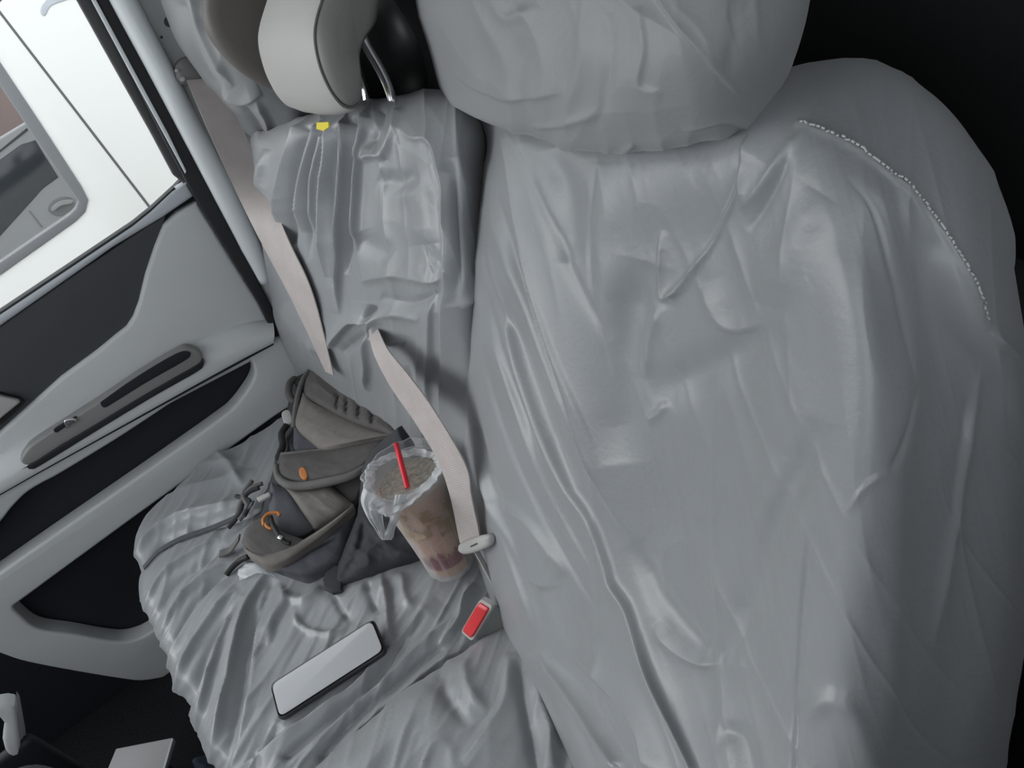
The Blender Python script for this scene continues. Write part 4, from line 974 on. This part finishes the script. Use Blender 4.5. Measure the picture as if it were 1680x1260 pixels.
# hanging handle loop
dv = RM[:, 2]
def hq(px, py, d=0.0): return on_plane((px, py), dv, top_c + dv * d)
def strip(pts_l, pts_r, d0, name, label):
    Ls = catmull(np.array(pts_l, float), 8); Rs = catmull(np.array(pts_r, float), 8)
    V = []; Fs = []; nc_ = 13; k = len(Ls)
    for i in range(k):
        for j in range(nc_):
            t = j / (nc_ - 1); p = Ls[i] * (1 - t) + Rs[i] * t
            dz = -0.007 * math.sin(math.pi * t) + 0.0032 * math.sin(j * 2.1 + i * 0.12) + 0.0015 * math.sin(j * 4.4 + i * 0.3)
            V.append(hq(p[0], p[1], d0 + dz))
    for i in range(k - 1):
        for j in range(nc_ - 1):
            a = i * nc_ + j; Fs.append((a, a + 1, a + nc_ + 1, a + nc_))
    return raw(name, V, Fs, M['bag_dense'], bag, label)
strip([(596, 800), (592, 822), (602, 848), (615, 868), (622, 880), (627, 886)], [(648, 838), (630, 836), (628, 846), (630, 862), (634, 878), (640, 884)], -0.052, 'bag_handle', 'white twisted handle loop')
strip([(648, 812), (645, 830), (640, 850), (634, 868), (628, 880), (627, 886)], [(670, 810), (662, 830), (654, 852), (648, 868), (646, 880), (642, 886)], -0.058, 'bag_handle', 'white twisted handle loop')

# ================================================================ backpack
bp = thing('backpack', 'grey and taupe backpack with orange pulls slumped on the far cushion by the door', 'backpack', C(540, 900, 0.02))
A1 = C(545, 966, 0.004); A2 = C(405, 885, 0.05); A3 = Y(540, 612, 1.33)
G_n = np.cross(A2 - A1, A3 - A1); G_n /= np.linalg.norm(G_n)
if G_n @ (EYE - A1) < 0: G_n = -G_n
def GP(px, py, h=0.0): return on_plane((px, py), G_n, A1 + G_n * h)
def PG(h=0.0): return (G_n, A1 + G_n * h)
# main body: a slumped lattice volume
def lp(pts, hs): return [GP(p[0], p[1], h) for p, h in zip(pts, hs)]
lat = [lp([(505, 600), (520, 603), (550, 612), (590, 640), (640, 678), (665, 700)], [-0.09, -0.06, -0.05, -0.05, -0.06, -0.09]),
       lp([(482, 628), (500, 618), (540, 630), (585, 662), (640, 700), (668, 716)], [-0.08, -0.01, -0.005, -0.005, -0.01, -0.08]),
       lp([(470, 690), (484, 690), (530, 690), (580, 700), (640, 720), (680, 740)], [-0.08, -0.005, 0.0, 0.0, -0.005, -0.08]),
       lp([(448, 760), (462, 755), (515, 755), (570, 760), (635, 775), (690, 790)], [-0.08, -0.002, 0.004, 0.002, -0.01, -0.09]),
       lp([(425, 830), (440, 825), (500, 830), (560, 835), (630, 845), (690, 860)], [-0.09, -0.002, 0.0, -0.004, -0.02, -0.09]),
       lp([(395, 890), (420, 885), (485, 900), (545, 910), (620, 910), (685, 905)], [-0.09, -0.005, -0.004, -0.01, -0.03, -0.09]),
       lp([(420, 920), (440, 918), (500, 942), (548, 955), (610, 942), (682, 915)], [-0.10, -0.02, -0.015, -0.02, -0.04, -0.10])]
cloth('bag_body', lat, 120, 120, M['bp_dark'], bp, [([(640, 700), (620, 760), (600, 800), (590, 860)], 14, -0.010, 'b'), ([(690, 800), (640, 860), (580, 920)], 12, 0.008, 'r'), ([(600, 780), (600, 850), (580, 930)], 10, 0.008, 'p')], [(60, 80, 40, 3, 0.006, 3)], sign=1, label='charcoal main body')
def soft(name, outline, h, m, label=None, th=0.010, bev=0.004, n=None, nz=0.0, parent=None):
    return panel(name, [outline], PG(h), th, m, parent or bp, bev, True, label)
GPF = [GP]
def plane3(a, b_, c_):
    n = np.cross(b_ - a, c_ - a); n /= np.linalg.norm(n)
    if n @ (EYE - a) < 0: n = -n
    return n, (lambda px, py, h=0.0: on_plane((px, py), n, a + n * h))
def cpatch(name, top, bot, ht, hb, m, label=None, bulge=0.012, amp=0.003, seed=1, nr=40, nc=60, parent=None, folds=(), pl=None, tilt=0.0):
    gp = pl[1] if pl else GP; gn = pl[0] if pl else G_n
    """cushioned fabric panel between an upper and a lower edge line on the pack"""
    T_ = catmull(np.array(top, float), 12); Bt = catmull(np.array(bot, float), 12)
    f = lambda P: np.stack([np.interp(np.linspace(0, 1, nc), np.linspace(0, 1, len(P)), P[:, k]) for k in (0, 1)], 1)
    T_ = f(T_); Bt = f(Bt); G = np.zeros((nr, nc, 3)); PXs = np.zeros((nr, nc, 2)); H = np.zeros((nr, nc))
    s = np.linspace(0, 1, nr)[:, None]; c_ = np.linspace(0, 1, nc)[None, :]
    PXs = T_[None] * (1 - s[..., None]) + Bt[None] * s[..., None]
    prof_ = (1 - np.abs(2 * s - 1) ** 3.5) * (1 - np.abs(2 * c_ - 1) ** 6)
    H = ht * (1 - s) + hb * s + bulge * prof_ + tilt * c_ ** 1.6
    D = np.zeros((nr, nc))
    for f_ in folds: fold(PXs, D, *f_)
    H = H + D * prof_ + crumple(PXs, 30, 60, 30, seed, amp) * prof_
    for i in range(nr):
        for j in range(nc): G[i, j] = gp(PXs[i, j, 0], PXs[i, j, 1], H[i, j])
    # rim going back
    back = G - gn * 0.012
    V = np.concatenate([G.reshape(-1, 3), back.reshape(-1, 3)]); Fs = []; o_ = nr * nc
    for i in range(nr - 1):
        for j in range(nc - 1):
            a = i * nc + j; Fs.append((a, a + nc, a + nc + 1, a + 1))
    for j in range(nc - 1):
        for i in (0, nr - 1):
            a = i * nc + j; Fs.append((a, a + 1, o_ + a + 1, o_ + a))
    for i in range(nr - 1):
        for j in (0, nc - 1):
            a = i * nc + j; Fs.append((a, a + nc, o_ + a + nc, o_ + a))
    o = raw(name, V, Fs, m, parent or bp, label)
    fixn(o)
    return o
cpatch('back_pad', [(496, 632), (509, 606), (526, 606), (578, 640), (620, 664), (652, 688)], [(500, 648), (513, 659), (530, 668), (557, 681), (603, 700), (645, 712)], 0.000, 0.006, M['bp_brown'], 'brown grey quilted back pad', 0.014, 0.003, 2, tilt=0.062,
       folds=[([(556, 640), (552, 680)], 4, -0.008, 'r'), ([(570, 650), (568, 688)], 4, -0.008, 'r'), ([(590, 660), (588, 695)], 4, -0.008, 'r'), ([(612, 668), (610, 700)], 4, -0.008, 'r')])
cpatch('upper_pocket', [(497, 644), (507, 655), (520, 664), (557, 682), (603, 701), (640, 712)], [(482, 692), (490, 706), (506, 718), (529, 734), (570, 728), (638, 714)], 0.006, 0.008, M['bp_olive'], 'taupe upper pocket panel', 0.010, 0.002, 4, tilt=0.052)
cpatch('corner_panel', [(482, 696), (496, 708), (512, 720), (532, 732)], [(481, 742), (495, 742), (512, 740), (532, 734)], 0.004, 0.004, M['bp_slate'], 'dark triangular corner panel', 0.004, 0.001, 6, 16, 24)
tube('edge_binding', [GP(482, 700, 0.006), GP(485, 672, 0.006), GP(490, 645, 0.006), GP(500, 618, 0.006), GP(514, 606, 0.0), GP(530, 608, 0.004), GP(580, 640, 0.026), GP(620, 665, 0.046), GP(654, 688, 0.062)], 0.0055, M['bp_strap'], bp, label='grey edge binding')
cpatch('middle_flap', [(460, 742), (480, 741), (520, 737), (560, 731), (605, 719), (642, 708)], [(452, 766), (462, 788), (490, 794), (538, 787), (582, 775), (612, 752)], 0.012, 0.016, M['bp_brown'], 'brown grey middle flap', 0.014, 0.003, 8, tilt=0.034)
tube('flap_rim', [GP(452, 762, 0.02), GP(456, 782, 0.024), GP(472, 795, 0.028), GP(500, 797, 0.028), GP(540, 790, 0.036), GP(580, 779, 0.042), GP(608, 757, 0.046)], [0.004, 0.006, 0.0075, 0.008, 0.008, 0.007, 0.004], M['bp_strap'], bp, label='lighter rolled rim of the flap')
tube('flap_seam', [GP(462, 745, 0.018), GP(480, 743, 0.02), GP(520, 739, 0.02), GP(565, 731, 0.034), GP(600, 722, 0.044), GP(636, 711, 0.052)], 0.003, M['bp_strap'], bp, label='grey piped upper edge')
panel('zip_pull', [[(491, 768), (498, 766), (503, 773), (504, 783), (497, 785), (491, 778)]], PG(0.038), 0.006, M['orange'], bp, 0.002, label='orange zip pull')
cpatch('slate_panel', [(444, 790), (452, 795), (462, 799), (472, 800)], [(440, 842), (462, 868), (490, 880), (518, 866)], 0.012, 0.006, M['bp_slate'], 'slate grey front panel', 0.008, 0.002, 10)
cpatch('front_pocket', [(466, 798), (490, 801), (515, 799), (540, 792)], [(516, 868), (535, 858), (558, 845), (580, 828)], 0.014, 0.012, M['bp_olive'], 'taupe front pocket panel', 0.012, 0.002, 12)
cpatch('side_wedge', [(538, 791), (560, 786), (585, 778), (602, 770)], [(560, 812), (572, 826), (586, 815), (600, 790)], 0.008, 0.006, M['bp_brown'], 'brown grey side wedge', 0.004, 0.001, 13, 20, 30)
cpatch('hip_flap', [(396, 890), (404, 868), (422, 852), (440, 850), (465, 872), (490, 882)], [(404, 904), (420, 914), (440, 918), (465, 912), (490, 898), (505, 888)], 0.030, 0.034, M['bp_brown'], 'brown grey hip flap', 0.010, 0.002, 14)
cpatch('curved_band', [(398, 898), (430, 910), (465, 902), (500, 884), (540, 858), (580, 828)], [(408, 912), (440, 930), (470, 922), (505, 898), (540, 872), (580, 836)], 0.040, 0.034, M['bp_olive'], 'taupe curved band', 0.006, 0.0015, 16, 18, 60)
cpatch('lower_panel', [(440, 930), (470, 922), (505, 899), (540, 873), (578, 838)], [(462, 938), (485, 946), (507, 950), (540, 936), (566, 924)], 0.020, 0.004, M['bp_slate'], 'slate lower panel', 0.016, 0.003, 18, folds=[([(458, 932), (500, 908), (556, 878)], 4, -0.008, 'r')])
pl_m = plane3(C(540, 968, 0.008), C(690, 914, 0.012), C(600, 800, 0.055))
cpatch('mesh_pocket', [(590, 836), (620, 840), (655, 852), (690, 866)], [(538, 968), (590, 950), (640, 932), (688, 913)], 0.002, 0.0, M['bp_dark'], 'charcoal mesh side pocket', 0.018, 0.008, 20, pl=pl_m, folds=[([(600, 840), (590, 900), (560, 950)], 9, -0.010, 'r'), ([(640, 850), (620, 890), (570, 920)], 9, 0.010, 'p')])
pl_s = plane3(B(664, 694, 0.045), C(594, 842, 0.050), C(690, 866, 0.030))
cpatch('side_panel', [(594, 770), (606, 745), (626, 724), (640, 712), (652, 702)], [(586, 850), (620, 856), (660, 862), (690, 850), (690, 780), (672, 730)], 0.0, 0.0, M['bp_dark'], 'charcoal side panel', 0.012, 0.006, 23, pl=pl_s, folds=[([(600, 780), (605, 810), (590, 850)], 8, -0.010, 'r')])
panel('strap_tab', [[(529, 948), (534, 938), (550, 925), (562, 930), (560, 968), (545, 972), (531, 964)]], PG(0.016), 0.010, M['bp_dark'], bp, 0.003, smooth=False, label='charcoal strap tab')
tube('grab_loop', [GP(484, 660, -0.01), GP(474, 648, 0.0), GP(475, 630, 0.004), GP(484, 622, 0.0), GP(490, 632, -0.01)], 0.007, M['bp_brown'], bp, label='small grab loop')
panel('clip', [[(462, 676), (474, 672), (480, 690), (470, 697), (464, 690)]], PG(0.004), 0.010, M['belt_plastic'], bp, 0.003, label='pale plastic clip')
tube('side_cord', [GP(470, 698, 0.004), GP(462, 712, 0.004), GP(464, 730, 0.006), GP(459, 745, 0.006), GP(456, 760, 0.01)], 0.0065, M['bp_black'], bp, label='black side cord')
tube('zip_edge', [GP(433, 862, 0.046), GP(432, 852, 0.048), GP(440, 843, 0.048), GP(455, 841, 0.046), GP(459, 846, 0.044)], 0.0028, M['orange'], bp, label='orange edged opening')
tube('zip_edge', [GP(434, 858, 0.046), GP(438, 864, 0.046), GP(446, 868, 0.044)], 0.0024, M['orange'], bp, label='orange edged opening')
tube('cord', [GP(444, 848, 0.044), GP(448, 862, 0.046), GP(456, 876, 0.048), GP(466, 888, 0.048), GP(476, 892, 0.046)], 0.0038, M['bp_black'], bp, label='black cord')
tube('cord_bead', [GP(457, 881, 0.053), GP(463, 884, 0.053)], 0.0042, M['silver'], bp, smooth_n=0, label='silver bead')
# loose straps on the left, and a strip painting the shade of a seat fold
def S(px, py, lift=0.004): return at_surface(S_dc, (px, py), lift)
def strap(name, pts, w, m, lift=0.006, label=None, parent=None):
    P_ = np.array([S(p[0], p[1], lift + (p[2] if len(p) > 2 else 0)) for p in pts])
    T_ = np.gradient(P_, axis=0); T_ /= np.linalg.norm(T_, axis=1)[:, None]
    sd_ = np.cross(np.array([0, 0, 1.]), T_); sd_ /= np.linalg.norm(sd_, axis=1)[:, None]
    return ribbon(name, P_ - sd_ * w / 2, P_ + sd_ * w / 2, 0.003, m, parent or bp, 6, label)
strap('webbing_strap', [(232, 926), (262, 900), (300, 880), (345, 865), (395, 850, 0.012), (430, 842, 0.03)], 0.012, M['bp_slate'], label='slate webbing strap trailing on the cushion')  # dark strip stands in for the shaded line of a seat fold
strap('webbing_strap', [(362, 910), (380, 902, 0.004), (402, 894, 0.02)], 0.016, M['bp_strap'], label='grey webbing end')
tube('cord', [S(373, 940, 0.006), S(382, 930, 0.008), S(396, 921, 0.01), S(412, 917, 0.012)], 0.005, M['bp_black'], bp, label='black cord end')
for k, pts in enumerate(([(444, 808, .05), (425, 818, .05), (405, 832, .04), (390, 842, .02)], [(440, 814, .05), (415, 828, .045), (398, 850, .03), (380, 868, .012)], [(428, 806, .05), (412, 826, .05), (416, 846, .045), (400, 862, .03)], [(398, 826, .04), (420, 836, .05), (412, 856, .04)])):
    tube('tangled_cord', [S(p[0], p[1], p[2] * 0.5 + 0.006) for p in pts], 0.0042, M['bp_dark'] if k % 2 else M['bp_strap'], bp, label='tangled dark strap')
panel('strap_buckle', [[(420, 816), (441, 806), (444, 812), (440, 815), (424, 823)]], PG(0.02), 0.006, M['belt_plastic'], bp, 0.002, smooth=False, label='pale strap buckle')
# pale film patch that paints a highlight on the cushion cloth by the pack
lat = [[S(388, 938, 0.004), S(405, 932, 0.006), S(425, 926, 0.008), S(445, 926, 0.006)],
       [S(392, 944, 0.004), S(408, 940, 0.012), S(428, 934, 0.014), S(448, 934, 0.006)],
       [S(398, 950, 0.002), S(412, 946, 0.006), S(430, 942, 0.006), S(452, 944, 0.002)]]
pb, _ = cloth('plastic_wrap', lat, 24, 40, M['bag_dense'], None, [], [(20, 30, 8, 4, 0.003, 2)], label='scrap of clear plastic under the lower left of the backpack')
tag(pb, None, 'plastic')

# ================================================================ things at the lower left
ZF = 0.0
st = thing('clipboard', 'pale grey board lying low at the bottom left beside the cushion', 'board', Zp(230, 1240, 0.16))
panel('board', [[(176, 1262), (190, 1228), (282, 1210), (285, 1213), (262, 1290), (170, 1330), (160, 1300)]], (np.array([0, 0, 1.]), Zp(230, 1240, 0.16)), 0.008, M['card'], st, 0.002, smooth=False)
panel('board_edge', [[(281, 1212), (284, 1212), (262, 1290), (258, 1290)]], (np.array([0, 0, 1.]), Zp(230, 1240, 0.1615)), 0.003, M['sill'], st, 0.0005, smooth=False, label='lighter board edge')
pz = Zp(230, 1240, 0.16)
box('board_stand', (pz[0] - 0.06, pz[1] - 0.03, 0.0), (pz[0] + 0.0, pz[1] + 0.03, 0.152), M['pocket'], st, 0.004, label='dark support below')
hb = Y(18, 1195, 1.0)
hnd = thing('handle_bracket', 'white plastic bracket standing at the lower left corner', 'bracket', (hb[0], hb[1], 0))
PQ = lambda y: (np.array([0, -1., 0]), np.array([0, y, 0.]))
panel('bracket_frame', [[(-60, 1175), (-20, 1163), (12, 1158), (24, 1160), (27, 1172), (33, 1222), (38, 1240), (18, 1245), (8, 1232), (4, 1216), (8, 1190), (0, 1180), (-30, 1186), (-60, 1200)]], PQ(1.0), 0.03, M['white_plastic'], hnd, 0.006, smooth=False, label='white plastic frame')
panel('bracket_side', [[(25, 1163), (30, 1170), (40, 1225), (42, 1246), (34, 1246), (28, 1200)]], PQ(1.01), 0.04, M['card'], hnd, 0.003, smooth=False, label='grey side of the bracket')
lowc = Y(20, 1300, 1.0)
box('bracket_foot', (hb[0] - 0.06, 1.0, 0.0), (hb[0] - 0.0, 1.02, Y(10, 1240, 1.0)[2]), M['pocket'], hnd, 0.01)
# rounded charcoal console top in the corner
cc = Y(-25, 1436, 0.80)
con = thing('console', 'rounded charcoal console top cut by the bottom left corner', 'console', (cc[0], cc[1], 0))
rings = []
for h, s in ((0.0, 1.0), (0.75, 1.0), (0.9, 0.99), (0.96, 0.95), (0.99, 0.85), (1.0, 0.6), (1.0, 0.2)):
    t = np.linspace(0, 2 * math.pi, 41)[:-1]
    rings.append(np.stack([cc[0] + 0.135 * s * np.sign(np.cos(t)) * np.abs(np.cos(t)), cc[1] + 0.12 * s * np.sign(np.sin(t)) * np.abs(np.sin(t)), np.full(40, 0.0) + h * (cc[2] + 0.05)], 1))
loft('console_body', rings, M['door_dark'], con)
# bit of blue cloth on the floor beside the cushion
bc = Zp(315, 1250, 0.12)
lat = []
for i in range(5):
    lat.append([np.array([bc[0] + 0.07 * (i - 2) / 2 * 0.6, bc[1] + 0.07 * (j - 2) / 2, 0.005 + (0.115 + 0.012 * math.sin(i * 2 + j)) * (1 - max(abs(i - 2), abs(j - 2)) / 2 * 0.9)]) for j in range(5)])
bcl, _ = cloth('blue_cloth', lat, 50, 50, M['denim'], None, [], [(20, 40, 20, 9, 0.004, 2)], label='scrap of dark blue cloth beside the cushion front at the bottom edge')
tag(bcl, None, 'cloth')
